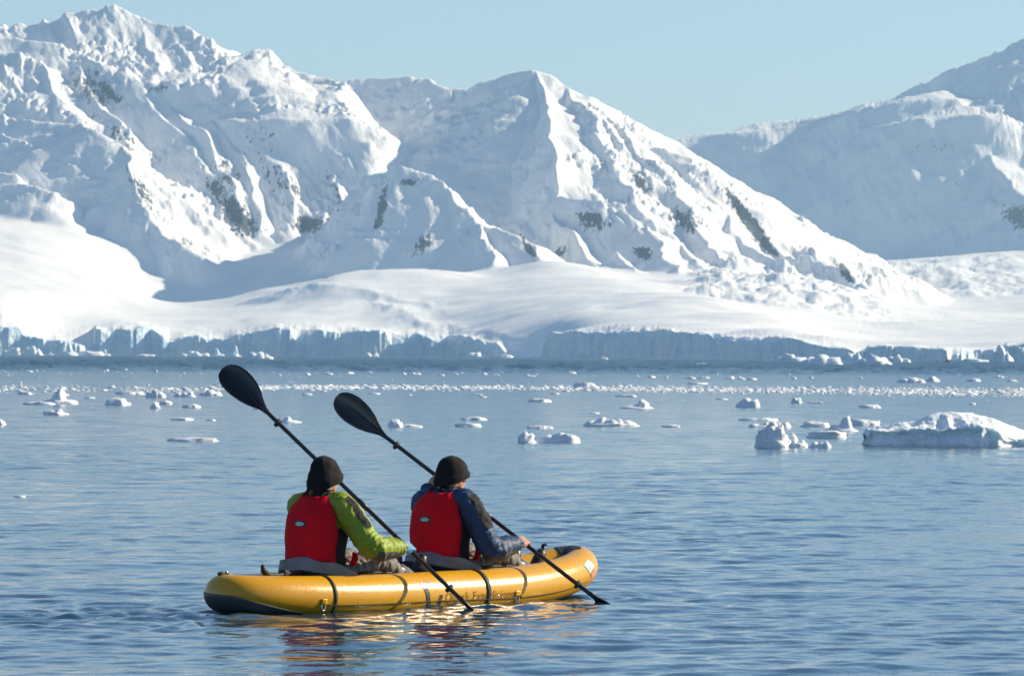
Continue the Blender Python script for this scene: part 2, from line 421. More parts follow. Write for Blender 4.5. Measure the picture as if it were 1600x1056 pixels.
def rock_mask(V):
    x, y, z = V[..., 0], V[..., 1], V[..., 2]
    u = 800 + x / y * F
    v = VH0 + (u - 800) * ROLL - (z - CAMH) / y * F
    s = np.zeros(u.shape, np.float32)
    for cu_, cv, hu, hv, lean, k in ROCKS:
        du = (u - cu_) - lean * (v - cv)
        q = (du / hu) ** 2 + ((v - cv) / hv) ** 2
        s = np.maximum(s, k * np.exp(-q * 1.1))
    return s

# snow and rock
def snow_rock_mat():
    m = new_mat('snow_and_rock', (.86, .87, .88), .65, spec=.25)
    T = NT(m)
    geo = T.n('ShaderNodeNewGeometry')
    pos = geo.outputs['Position']
    at = T.n('ShaderNodeAttribute', _attribute_name='rock')
    mp = T.n('ShaderNodeMapping', Vector=pos, Scale=(1, .5, 1.6))
    mpr = T.n('ShaderNodeMapping', Vector=pos, Scale=(1.5, .5, .75), Rotation=(0, R(30), 0))
    n1 = T.n('ShaderNodeTexNoise', Vector=mpr.outputs[0], Scale=.17, Detail=9.0, Roughness=.72)
    n2 = T.n('ShaderNodeTexNoise', Vector=mp.outputs[0], Scale=.5, Detail=4.0)
    # steepness: rock holds where the wall is too steep for snow
    sep = T.n('ShaderNodeSeparateXYZ', i0=geo.outputs['Normal'])
    st = T.n('ShaderNodeMapRange', i0=sep.outputs[2], i1=.86, i2=.45, i3=-.12, i4=.16)
    a = T.n('ShaderNodeMath', _operation='MULTIPLY', i0=at.outputs['Fac'], i1=.46)
    n1b = T.n('ShaderNodeMath', _operation='MULTIPLY_ADD', i0=n1.outputs['Fac'], i1=1.5, i2=-.26)
    b = T.n('ShaderNodeMath', _operation='ADD', i0=a.outputs[0], i1=n1b.outputs[0])
    has = T.n('ShaderNodeMapRange', i0=at.outputs['Fac'], i1=.05, i2=.25)
    st2 = T.n('ShaderNodeMath', _operation='MULTIPLY', i0=st.outputs[0], i1=has.outputs[0])
    c = T.n('ShaderNodeMath', _operation='ADD', i0=b.outputs[0], i1=st2.outputs[0])
    f = T.n('ShaderNodeMapRange', i0=c.outputs[0], i1=.74, i2=.80)
    rockc = T.ramp(n2.outputs['Fac'], [(.3, (.026, .036, .062, 1)), (.7, (.075, .088, .120, 1))])
    n3 = T.n('ShaderNodeTexNoise', Vector=pos, Scale=.02, Detail=3.0)
    snowc = T.ramp(n3.outputs['Fac'], [(.3, (.85, .86, .875, 1)), (.7, (.89, .885, .88, 1))])
    T.l(T.mix(f.outputs[0], snowc, rockc), T.b.inputs['Base Color'])
    mt = T.n('ShaderNodeAttribute', _attribute_name='steep')
    mp3 = T.n('ShaderNodeMapping', Vector=pos, Scale=(1, .6, .55), Rotation=(0, R(28), 0))
    nb = T.n('ShaderNodeTexNoise', Vector=mp3.outputs[0], Scale=.11, Detail=9.0, Roughness=.66)
    ms = T.n('ShaderNodeMapRange', i0=mt.outputs['Fac'], i1=0., i2=1., i3=.03, i4=.5)
    bp = T.n('ShaderNodeBump', Strength=ms.outputs[0], Distance=5.0, Height=nb.outputs['Fac'])
    T.l(bp.outputs[0], T.b.inputs['Normal'])
    return m
M_SNOW = snow_rock_mat()

def glacier_ice_mat():
    m = new_mat('glacier_ice', (.6, .74, .84), .5, spec=.3)
    T = NT(m)
    pos = T.n('ShaderNodeNewGeometry').outputs['Position']
    mp = T.n('ShaderNodeMapping', Vector=pos, Scale=(1, 1, .8))
    n1 = T.n('ShaderNodeTexNoise', Vector=mp.outputs[0], Scale=.06, Detail=6.0, Roughness=.6)
    T.l(T.ramp(n1.outputs['Fac'], [(.32, (.42, .64, .80, 1)), (.5, (.62, .76, .85, 1)), (.66, (.84, .87, .89, 1))]), T.b.inputs['Base Color'])
    n2 = T.n('ShaderNodeTexVoronoi', Vector=mp.outputs[0], Scale=.16)
    n3 = T.n('ShaderNodeTexNoise', Vector=mp.outputs[0], Scale=.3, Detail=5.0)
    ad = T.n('ShaderNodeMath', _operation='ADD', i0=n2.outputs['Distance'], i1=n3.outputs['Fac'])
    bp = T.n('ShaderNodeBump', Strength=.6, Distance=1.8, Height=ad.outputs[0])
    T.l(bp.outputs[0], T.b.inputs['Normal'])
    return m
M_ICE = glacier_ice_mat()

def split_terrain():
    Yr = TER[..., 1]
    t = Yr - SHORE_Y[None, :]
    qY = (Yr[:-1, :-1] + Yr[1:, 1:]) * .5
    qt = (t[:-1, :-1] + t[1:, 1:]) * .5
    cliff = qt < 9.0
    farm = qY > 6880
    rm = rock_mask(TER) * np.clip(MTN * 1.6, 0, 1)
    def part(name, keep, mat, label=None):
        rows = np.where(keep.any(1))[0]; r0, r1 = rows[0], rows[-1] + 1
        o = grid_obj(name, TER[r0:r1 + 1], mat, keep=keep[r0:r1])
        set_attr(o, 'rock', rm[r0:r1 + 1]); set_attr(o, 'steep', MTN[r0:r1 + 1])
        bm = bmesh.new(); bm.from_mesh(o.data)
        bmesh.ops.delete(bm, geom=[v for v in bm.verts if not v.link_faces], context='VERTS')
        bm.to_mesh(o.data); bm.free()
        tag(o, label, kind='structure')
        return o
    part('ice_cliff', cliff, M_ICE, 'shaded blue glacier front meeting the sea along the shore')
    part('mountain', ~cliff & ~farm, M_SNOW, 'snow covered mountains and snow slopes behind the ice cliff')
    part('far_mountain', farm, M_SNOW, 'large shaded snow mountain behind at the right')
split_terrain()
# ------------------------------------------------------------------ the sea: one sheet, real waves near by
# frame of the kayak on the water: rear paddler at KP, bow direction KH
KP = np.array([-1.29, 35.25])
KANG = R(52)
KH = np.array([math.cos(KANG), math.sin(KANG)])
KR = np.array([math.sin(KANG), -math.cos(KANG)])      # to the kayak's right hand

def wave_field(X, Y, rowstep):
    rs = np.random.RandomState(11)
    Z = np.zeros(X.shape, np.float32)
    # patches of breeze and calm
    gust = np.clip(0.8 + 0.6 * fbm(X / 7., Y / 22., 3.3, 3), .3, 1.5).astype(np.float32)
    n = 60
    warp = None
    for k in range(n):
        lam = 0.15 * (3.6 / 0.15) ** (k / (n - 1.0))
        if k % 6 == 0:
            warp = 0.9 * noise3(X / (lam * 6), Y / (lam * 6), k * 1.7)
        ang = R(-66) + rs.randn() * .6                 # the breeze comes from the right front
        kx, ky = np.float32(math.cos(ang) * 2 * math.pi / lam), np.float32(math.sin(ang) * 2 * math.pi / lam)
        slope = WAVE * (1.5 if lam < .34 else 1.0) * (1.0 if lam < 1.1 else .38)
        amp = slope * lam / (2 * math.pi)
        fade = np.clip(lam / (2.4 * rowstep) - .35, 0, 1)
        ph = kx * X + ky * Y + np.float32(rs.rand() * 6.283) + warp
        s = np.sin(ph)
        Z += np.float32(amp) * fade * (s + np.float32(.25) * (1 - 2 * s * s)) * (gust if lam < 1.6 else np.float32(1))
    return Z

WAVE = 0.0142
def build_water():
    ys = [-60., 6.]
    y = 12.0
    while y < 9300:
        ys.append(y)
        step = 0.0018 * y if y < 70 else (0.0018 + 0.0062 * min(1, (y - 70) / 300)) * y
        if y < 25: step = .1
        y += step
    ys = np.array(ys)
    # columns spread with distance; a few wide ones carry the sheet far to both sides
    nc = 400
    c = np.linspace(-.118, .118, nc)
    wide = np.array([-4, -1.2, -.45, -.2, -.14])
    c = np.concatenate([wide, c, -wide[::-1]])
    Yg = np.repeat(ys[:, None], len(c), 1)
    Xg = c[None, :] * (np.maximum(Yg, 6) + 4.0)
    X, Y = Xg.astype(np.float32), Yg.astype(np.float32)
    step = np.gradient(ys).astype(np.float32)[:, None]
    nr = int(np.searchsorted(ys, 330))
    Z = np.zeros(X.shape, np.float32)
    Z[:nr] = wave_field(X[:nr], Y[:nr], np.maximum(step[:nr], .236 / nc * Y[:nr]))
    # far off, where single waves are finer than the sheet: a little random chop that keeps the slopes alive
    rs = np.random.RandomState(3)
    far = sstep(90, 300, Y)
    chop = rs.randn(X.shape[0], X.shape[1] + 8).astype(np.float32)
    chop = sum(chop[:, k:k + X.shape[1]] for k in range(9)) / 3.0
    Z = Z + far * chop * np.minimum(step * (.0045 + .090 * sstep(470, 640, Y)), .26)
    # wake behind the kayak, paddle rings, and the quiet dent along the hull
    dx, dy = X - KP[0], Y - KP[1]
    s = dx * KH[0] + dy * KH[1]
    r = dx * KR[0] + dy * KR[1]
    back = np.clip(-(s + 1.05), 0, 9)
    wd = np.exp(-(r / (.45 + .28 * back)) ** 2) * sstep(0.0, .25, back) * np.exp(-back / 3.2)
    Z = Z + wd * (.008 * np.sin(s * 23 + 7 * noise3(X * 1.6, Y * 1.6, 1.)) + .022 * fbm(X * 2.2, Y * 4.5, 2., 4))
    for sg in (-1, 1):                                  # arms of the wake
        arm = np.exp(-((sg * r - .35 - .36 * back) / .20) ** 2) * sstep(0, .3, back) * np.exp(-back / 4.)
        Z = Z + arm * .012 * np.sin((s * .6 + sg * r) * 17 + 6 * noise3(X * 1.5, Y * 1.5, 5.))
    for (u, v, a) in ((716, 947, .012), (942, 934, .010), (200, 948, .014), (60, 962, .014)):
        q = W(u, v)
        d = np.sqrt((X - q[0]) ** 2 + (Y - q[1]) ** 2)
        Z = Z + a * np.exp(-d / .55) * np.cos(d * 26)
    inside = sstep(.38, .26, np.abs(r)) * sstep(-.95, -.75, s) * sstep(2.75, 2.4, s)   # the hull pushes the water down
    Z = Z * (1 - inside) - .10 * inside
    edge = (np.abs(c) > .13)
    Z[:, edge] = 0; Z[:2] = 0
    V = np.stack([X, Y, Z], -1)
    m = new_mat('sea_water', (.008, .046, .085), .045, spec=.5)
    T = NT(m)
    T.b.inputs['IOR'].default_value = 1.333
    geo = T.n('ShaderNodeNewGeometry')
    pos = geo.outputs['Position']
    sep = T.n('ShaderNodeSeparateXYZ', i0=pos)
    # fine ripples on top of the built waves; they grow into roughness where they become too small to see
    mp = T.n('ShaderNodeMapping', Vector=pos, Scale=(1., .55, 1.), Rotation=(0, 0, R(-25)))
    n1 = T.n('ShaderNodeTexNoise', Vector=mp.outputs[0], Scale=9., Detail=3.0, Roughness=.55)
    n2 = T.n('ShaderNodeTexNoise', Vector=mp.outputs[0], Scale=1.6, Detail=4.0, Roughness=.6)
    hm = T.n('ShaderNodeMath', _operation='MULTIPLY_ADD', i0=n2.outputs['Fac'], i1=3.0, i2=n1.outputs['Fac'])
    bs = T.n('ShaderNodeMapRange', i0=sep.outputs[1], i1=45., i2=220., i3=.10, i4=.75)
    bp = T.n('ShaderNodeBump', Distance=.05, Height=hm.outputs[0], Strength=bs.outputs[0])
    T.l(bp.outputs[0], T.b.inputs['Normal'])
    # the wind ruffles the open channel before the cliff, and leaves slicks nearer by
    mp2 = T.n('ShaderNodeMapping', Vector=pos, Scale=(.012, .0035, 1.))
    n3 = T.n('ShaderNodeTexNoise', Vector=mp2.outputs[0], Scale=1., Detail=4.0)
    ro = T.n('ShaderNodeMapRange', i0=sep.outputs[1], i1=60., i2=600., i3=.05, i4=.16)
    ch = T.n('ShaderNodeMapRange', i0=sep.outputs[1], i1=480., i2=680., i3=0., i4=.12)
    r1 = T.n('ShaderNodeMath', _operation='ADD', i0=ro.outputs[0], i1=ch.outputs[0])
    r2 = T.n('ShaderNodeMath', _operation='MULTIPLY_ADD', i0=n3.outputs['Fac'], i1=.08, i2=r1.outputs[0])
    T.l(r2.outputs[0], T.b.inputs['Roughness'])
    o = grid_obj('water', V, m)
    tag(o, 'rippled blue sea water stretching to the ice cliff', kind='structure')
    return o
build_water()
# ------------------------------------------------------------------ shape helpers for made things
def merge(parts):
    V, Fc, o = [], [], 0
    for v, f in parts:
        V += [tuple(p) for p in v]
        Fc += [tuple(i + o for i in q) for q in f]
        o += len(v)
    return V, Fc

def tube(path, rad, n=12, closed=False, caps=True):
    """round tube along a path; rad is a number or one value per point"""
    p = [Vector(map(float, q)) for q in path]
    m = len(p)
    rr = [rad] * m if isinstance(rad, (int, float)) else list(rad)
    V, Fc = [], []
    up = None
    for i in range(m):
        if closed: t = p[(i + 1) % m] - p[i - 1]
        else: t = p[min(i + 1, m - 1)] - p[max(i - 1, 0)]
        t.normalize()
        if up is None:
            up = t.orthogonal().normalized()
        up = (up - t * up.dot(t)).normalized()
        sd = t.cross(up)
        for k in range(n):
            a = 2 * math.pi * k / n
            V.append(p[i] + (up * math.cos(a) + sd * math.sin(a)) * rr[i])
    for i in range(m if closed else m - 1):
        j = (i + 1) % m
        for k in range(n):
            l = (k + 1) % n
            Fc.append((i * n + k, i * n + l, j * n + l, j * n + k))
    if caps and not closed:
        Fc.append(tuple(range(n - 1, -1, -1)))
        Fc.append(tuple((m - 1) * n + k for k in range(n)))
    return V, Fc

def limb(path, rad, n=14):
    """tube with rounded ends (for cloth and bodies)"""
    p = [np.array(q, float) for q in path]
    rr = list(rad)
    # resample smoothly
    P2, R2 = [], []
    for i in range(len(p) - 1):
        p0 = p[max(i - 1, 0)]; p1 = p[i]; p2 = p[i + 1]; p3 = p[min(i + 2, len(p) - 1)]
        for k in range(5):
            t = k / 5.0
            c = .5 * ((2 * p1) + (p2 - p0) * t + (2 * p0 - 5 * p1 + 4 * p2 - p3) * t * t + (3 * p1 - p0 - 3 * p2 + p3) * t ** 3)
            P2.append(c); R2.append(rr[i] + (rr[i + 1] - rr[i]) * t)
    P2.append(p[-1]); R2.append(rr[-1])
    d0 = P2[0] - P2[1]; d0 /= np.linalg.norm(d0) + 1e-9
    d1 = P2[-1] - P2[-2]; d1 /= np.linalg.norm(d1) + 1e-9
    A = [(P2[0] + d0 * R2[0] * math.sin(a), R2[0] * math.cos(a)) for a in (1.45, 1.0, .5)]
    B = [(P2[-1] + d1 * R2[-1] * math.sin(a), R2[-1] * math.cos(a)) for a in (.5, 1.0, 1.45)]
    pts = [q for q, _ in A] + P2 + [q for q, _ in B]
    rad2 = [r for _, r in A] + R2 + [r for _, r in B]
    return tube(pts, rad2, n)

def ball(c, r, n=14, m=9):
    r = (r, r, r) if isinstance(r, (int, float)) else r
    V = [(c[0], c[1], c[2] + r[2])]
    for i in range(1, m):
        a = math.pi * i / m
        for k in range(n):
            b = 2 * math.pi * k / n
            V.append((c[0] + r[0] * math.sin(a) * math.cos(b), c[1] + r[1] * math.sin(a) * math.sin(b), c[2] + r[2] * math.cos(a)))
    V.append((c[0], c[1], c[2] - r[2]))
    Fc = [(0, 1 + k, 1 + (k + 1) % n) for k in range(n)]
    for i in range(m - 2):
        for k in range(n):
            a, b = 1 + i * n + k, 1 + i * n + (k + 1) % n
            Fc.append((a, a + n, b + n, b))
    e = len(V) - 1
    Fc += [(e, 1 + (m - 2) * n + (k + 1) % n, 1 + (m - 2) * n + k) for k in range(n)]
    return V, Fc

def rings(secs, n=28, caps=True, pw=2.0):
    """stack of level rings: (z, half depth x, half width y, centre x, centre y)"""
    V, Fc = [], []
    for (z, b, a, cx, cy) in secs:
        for k in range(n):
            t = 2 * math.pi * k / n
            c, s = math.cos(t), math.sin(t)
            q = (abs(c) ** pw + abs(s) ** pw) ** (-1.0 / pw)
            V.append((cx + b * c * q, cy + a * s * q, z))
    for i in range(len(secs) - 1):
        for k in range(n):
            l = (k + 1) % n
            Fc.append((i * n + k, i * n + l, (i + 1) * n + l, (i + 1) * n + k))
    if caps:
        Fc.append(tuple(range(n - 1, -1, -1)))
        Fc.append(tuple((len(secs) - 1) * n + k for k in range(n)))
    return V, Fc

def box(c, h, rot=0.0, bev=0.0):
    bm = bmesh.new()
    bmesh.ops.create_cube(bm, size=2.0)
    for v in bm.verts: v.co = Vector((v.co.x * h[0], v.co.y * h[1], v.co.z * h[2]))
    if bev: bmesh.ops.bevel(bm, geom=bm.edges[:], offset=bev, segments=2, affect='EDGES', profile=.5)
    M = Matrix.Translation(c) @ Matrix.Rotation(rot, 4, 'Z')
    bm.verts.ensure_lookup_table()
    V = [tuple(M @ v.co) for v in bm.verts]
    Fc = [tuple(v.index for v in f.verts) for f in bm.faces]
    bm.free()
    return V, Fc

def shell(G, thick):
    """G: (rows, cols, 3) open patch -> closed sheet with the given thickness (to the inside, along vertex normals)"""
    G = np.array(G, float)
    du = np.gradient(G, axis=1); dv = np.gradient(G, axis=0)
    N = np.cross(du, dv); N /= np.linalg.norm(N, axis=-1, keepdims=True) + 1e-9
    H = G - N * thick
    r, c = G.shape[:2]
    V = np.concatenate([G.reshape(-1, 3), H.reshape(-1, 3)])
    o = r * c
    Fc = []
    for i in range(r - 1):
        for j in range(c - 1):
            a = i * c + j
            Fc.append((a, a + 1, a + c + 1, a + c))
            Fc.append((o + a, o + a + c, o + a + c + 1, o + a + 1))
    rim = [j for j in range(c)] + [i * c + c - 1 for i in range(1, r)] + [(r - 1) * c + j for j in range(c - 2, -1, -1)] + [i * c for i in range(r - 2, 0, -1)]
    for k in range(len(rim)):
        a, b = rim[k], rim[(k + 1) % len(rim)]
        Fc.append((b, a, o + a, o + b))
    return [tuple(p) for p in V], Fc

def remesh(VF, voxel, smooth=6, name='tmp'):
    """one continuous skin over overlapping closed pieces"""
    me = bpy.data.meshes.new(name)
    me.from_pydata(VF[0], [], VF[1])
    me.update()
    ob = bpy.data.objects.new(name, me)
    COL.objects.link(ob)
    md = ob.modifiers.new('r', 'REMESH'); md.mode = 'VOXEL'; md.voxel_size = voxel
    sm = ob.modifiers.new('s', 'SMOOTH'); sm.iterations = smooth; sm.factor = .5
    dg = bpy.context.evaluated_depsgraph_get()
    out = bpy.data.meshes.new_from_object(ob.evaluated_get(dg))
    bpy.data.objects.remove(ob)
    bpy.data.meshes.remove(me)
    co = np.empty(len(out.vertices) * 3, np.float32); out.vertices.foreach_get('co', co)
    no = np.empty(len(out.vertices) * 3, np.float32); out.vertices.foreach_get('normal', no)
    return out, co.reshape(-1, 3), no.reshape(-1, 3)

def from_mesh(name, me, mat, parent):
    me.name = name
    me.materials.clear()
    me.materials.append(mat)
    me.polygons.foreach_set('use_smooth', [True] * len(me.polygons))
    me.update()
    return link(bpy.data.objects.new(name, me), parent)

def made(name, VF, mat, parent=None, smooth=True):
    return mesh_obj(name, VF[0], VF[1], mat, parent, smooth)

def empty(name, loc, rz=0.0):
    o = bpy.data.objects.new(name, None)
    o.empty_display_size = .2
    o.location = loc
    o.rotation_euler = (0, 0, rz)
    COL.objects.link(o)
    return o

def cloth_mat(name, col, rough=.75, bump=.25, scale=60., var=.12, sheen=.0):
    m = new_mat(name, col, rough, spec=.3)
    T = NT(m)
    tc = T.n('ShaderNodeTexCoord')
    n1 = T.n('ShaderNodeTexNoise', Vector=tc.outputs['Object'], Scale=scale, Detail=4.0, Roughness=.6)
    n2 = T.n('ShaderNodeTexNoise', Vector=tc.outputs['Object'], Scale=7.0, Detail=3.0)
    a = tuple(c * (1 - var) for c in col) + (1,)
    b = tuple(min(1, c * (1 + var)) for c in col) + (1,)
    T.l(T.ramp(n2.outputs['Fac'], [(.3, a), (.7, b)]), T.b.inputs['Base Color'])
    bp = T.n('ShaderNodeBump', Strength=bump, Distance=.004, Height=n1.outputs['Fac'])
    T.l(bp.outputs[0], T.b.inputs['Normal'])
    return m

M_RED = cloth_mat('red_vest_nylon', (.68, .0020, .012), .7, .15, 90.)
M_RED.node_tree.nodes['Principled BSDF'].inputs['Specular IOR Level'].default_value = .12
M_BLACK = cloth_mat('black_cloth', (.010, .010, .012), .8, .3, 80.)
M_WEB = cloth_mat('black_webbing', (.016, .016, .018), .6, .3, 200.)
M_GREY = cloth_mat('grey_seat_cloth', (.21, .205, .20), .7, .2, 70.)
M_GREEN = cloth_mat('green_shell', (.225, .29, .020), .55, .12, 50.)
M_NAVY = cloth_mat('navy_shell', (.020, .050, .115), .55, .12, 50.)
M_TROUS = cloth_mat('grey_trousers', (.17, .16, .15), .7, .25, 45.)
M_PATCH = cloth_mat('dark_taupe_patch', (.10, .085, .075), .7, .2, 60.)
M_KNIT = cloth_mat('black_knit', (.007, .007, .009), .9, .6, 120.)
_t = NT(M_KNIT); _c = _t.n('ShaderNodeTexCoord'); _m = _t.n('ShaderNodeMapping', Vector=_c.outputs['Object'], Scale=(150., 150., 14.))
_n = _t.n('ShaderNodeTexNoise', Vector=_m.outputs[0], Scale=1., Detail=2.)
_b = _t.n('ShaderNodeBump', Strength=.8, Distance=.006, Height=_n.outputs['Fac']); _t.l(_b.outputs[0], _t.b.inputs['Normal'])
M_SKIN = cloth_mat('skin', (.52, .27, .19), .5, .08, 60., .08)
M_SKIN.node_tree.nodes['Principled BSDF'].inputs['Subsurface Weight'].default_value = .1
M_GLOVE = cloth_mat('blue_glove', (.06, .22, .42), .5, .2, 60., .35)
M_BOOT = new_mat('rubber_boot', (.012, .012, .013), .4)
M_RUB = new_mat('grey_rubber', (.045, .05, .058), .5)
M_STEEL = new_mat('steel_ring', (.55, .55, .55), .3, 1.0)
M_PALE = new_mat('pale_badge', (.45, .58, .58), .4)
M_DARKB = new_mat('dark_badge', (.008, .010, .02), .5)

def hull_mat():
    m = new_mat('yellow_hull_fabric', (.60, .285, .012), .30, spec=.5)
    T = NT(m)
    tc = T.n('ShaderNodeTexCoord')
    n1 = T.n('ShaderNodeTexNoise', Vector=tc.outputs['Object'], Scale=3.0, Detail=5.0)
    T.l(T.ramp(n1.outputs['Fac'], [(.3, (.57, .280, .006, 1)), (.7, (.61, .305, .008, 1))]), T.b.inputs['Base Color'])
    mp = T.n('ShaderNodeMapping', Vector=tc.outputs['Object'], Scale=(9., 1.5, 1.2))
    n2 = T.n('ShaderNodeTexNoise', Vector=mp.outputs[0], Scale=2.2, Detail=3.0)
    n3 = T.n('ShaderNodeTexNoise', Vector=tc.outputs['Object'], Scale=55., Detail=3.0)
    hm = T.n('ShaderNodeMath', _operation='MULTIPLY_ADD', i0=n2.outputs['Fac'], i1=1.6, i2=n3.outputs['Fac'])
    bp = T.n('ShaderNodeBump', Strength=.10, Distance=.006, Height=hm.outputs[0])
    T.l(bp.outputs[0], T.b.inputs['Normal'])
    T.l(T.ramp(n3.outputs['Fac'], [(.3, (.22,) * 3 + (1,)), (.75, (.38,) * 3 + (1,))]), T.b.inputs['Roughness'])
    return m
M_HULL = hull_mat()

# ------------------------------------------------------------------ inflatable kayak (x forward, y left, z up)
KL0, KL1 = -1.06, 2.96
KXC, KA = (KL0 + KL1) / 2, (KL1 - KL0) / 2 - .135
KB = .305
def k_loop(t):
    """centre line of the closed side tube; t = 0 bow, pi/2 left side, pi stern, -pi/2 right side"""
    c, s = math.cos(t), math.sin(t)
    x = math.copysign(abs(c) ** (2 / 2.5), c); y = math.copysign(abs(s) ** (2 / 2.2), s)
    X = KXC + KA * x
    f = x
    z = .082 + (.135 * max(f, 0) ** 3.2 + .050 * max(-f, 0) ** 3)
    r = .150 - .020 * abs(f) ** 3 - (.008 if f < 0 else 0) * abs(f)
    return Vector((X, KB * y, z)), r

def k_t_at(x):
    """loop parameter on the right side for a given x"""
    lo, hi = 0.0, math.pi
    for _ in range(50):
        mid = (lo + hi) / 2
        if k_loop(mid)[0].x > x: lo = mid
        else: hi = mid
    return -(lo + hi) / 2

def k_point(t, ang, off=0.0):
    """on the tube skin: ang 0 = outward, 90 deg = up"""
    p, r = k_loop(t)
    q = k_loop(t + .004)[0] - k_loop(t - .004)[0]
    q.z = 0
    q.normalize()
    out = Vector((q.y, -q.x, 0))
    if out.dot(Vector((p.x - KXC, p.y * 4, 0))) < 0: out = -out
    return p + (out * math.cos(ang) + Vector((0, 0, 1)) * math.sin(ang)) * (r + off)

def k_patch(t0, t1, a0, a1, nt, na, off, thick=.003):
    """thin piece lying on the tube; a0, a1 may be functions of 0..1"""
    G = []
    for i in range(nt + 1):
        f = i / nt
        t = t0 + (t1 - t0) * f
        lo = a0(f) if callable(a0) else a0
        hi = a1(f) if callable(a1) else a1
        G.append([tuple(k_point(t, lo + (hi - lo) * j / na, off)) for j in range(na + 1)])
    return G

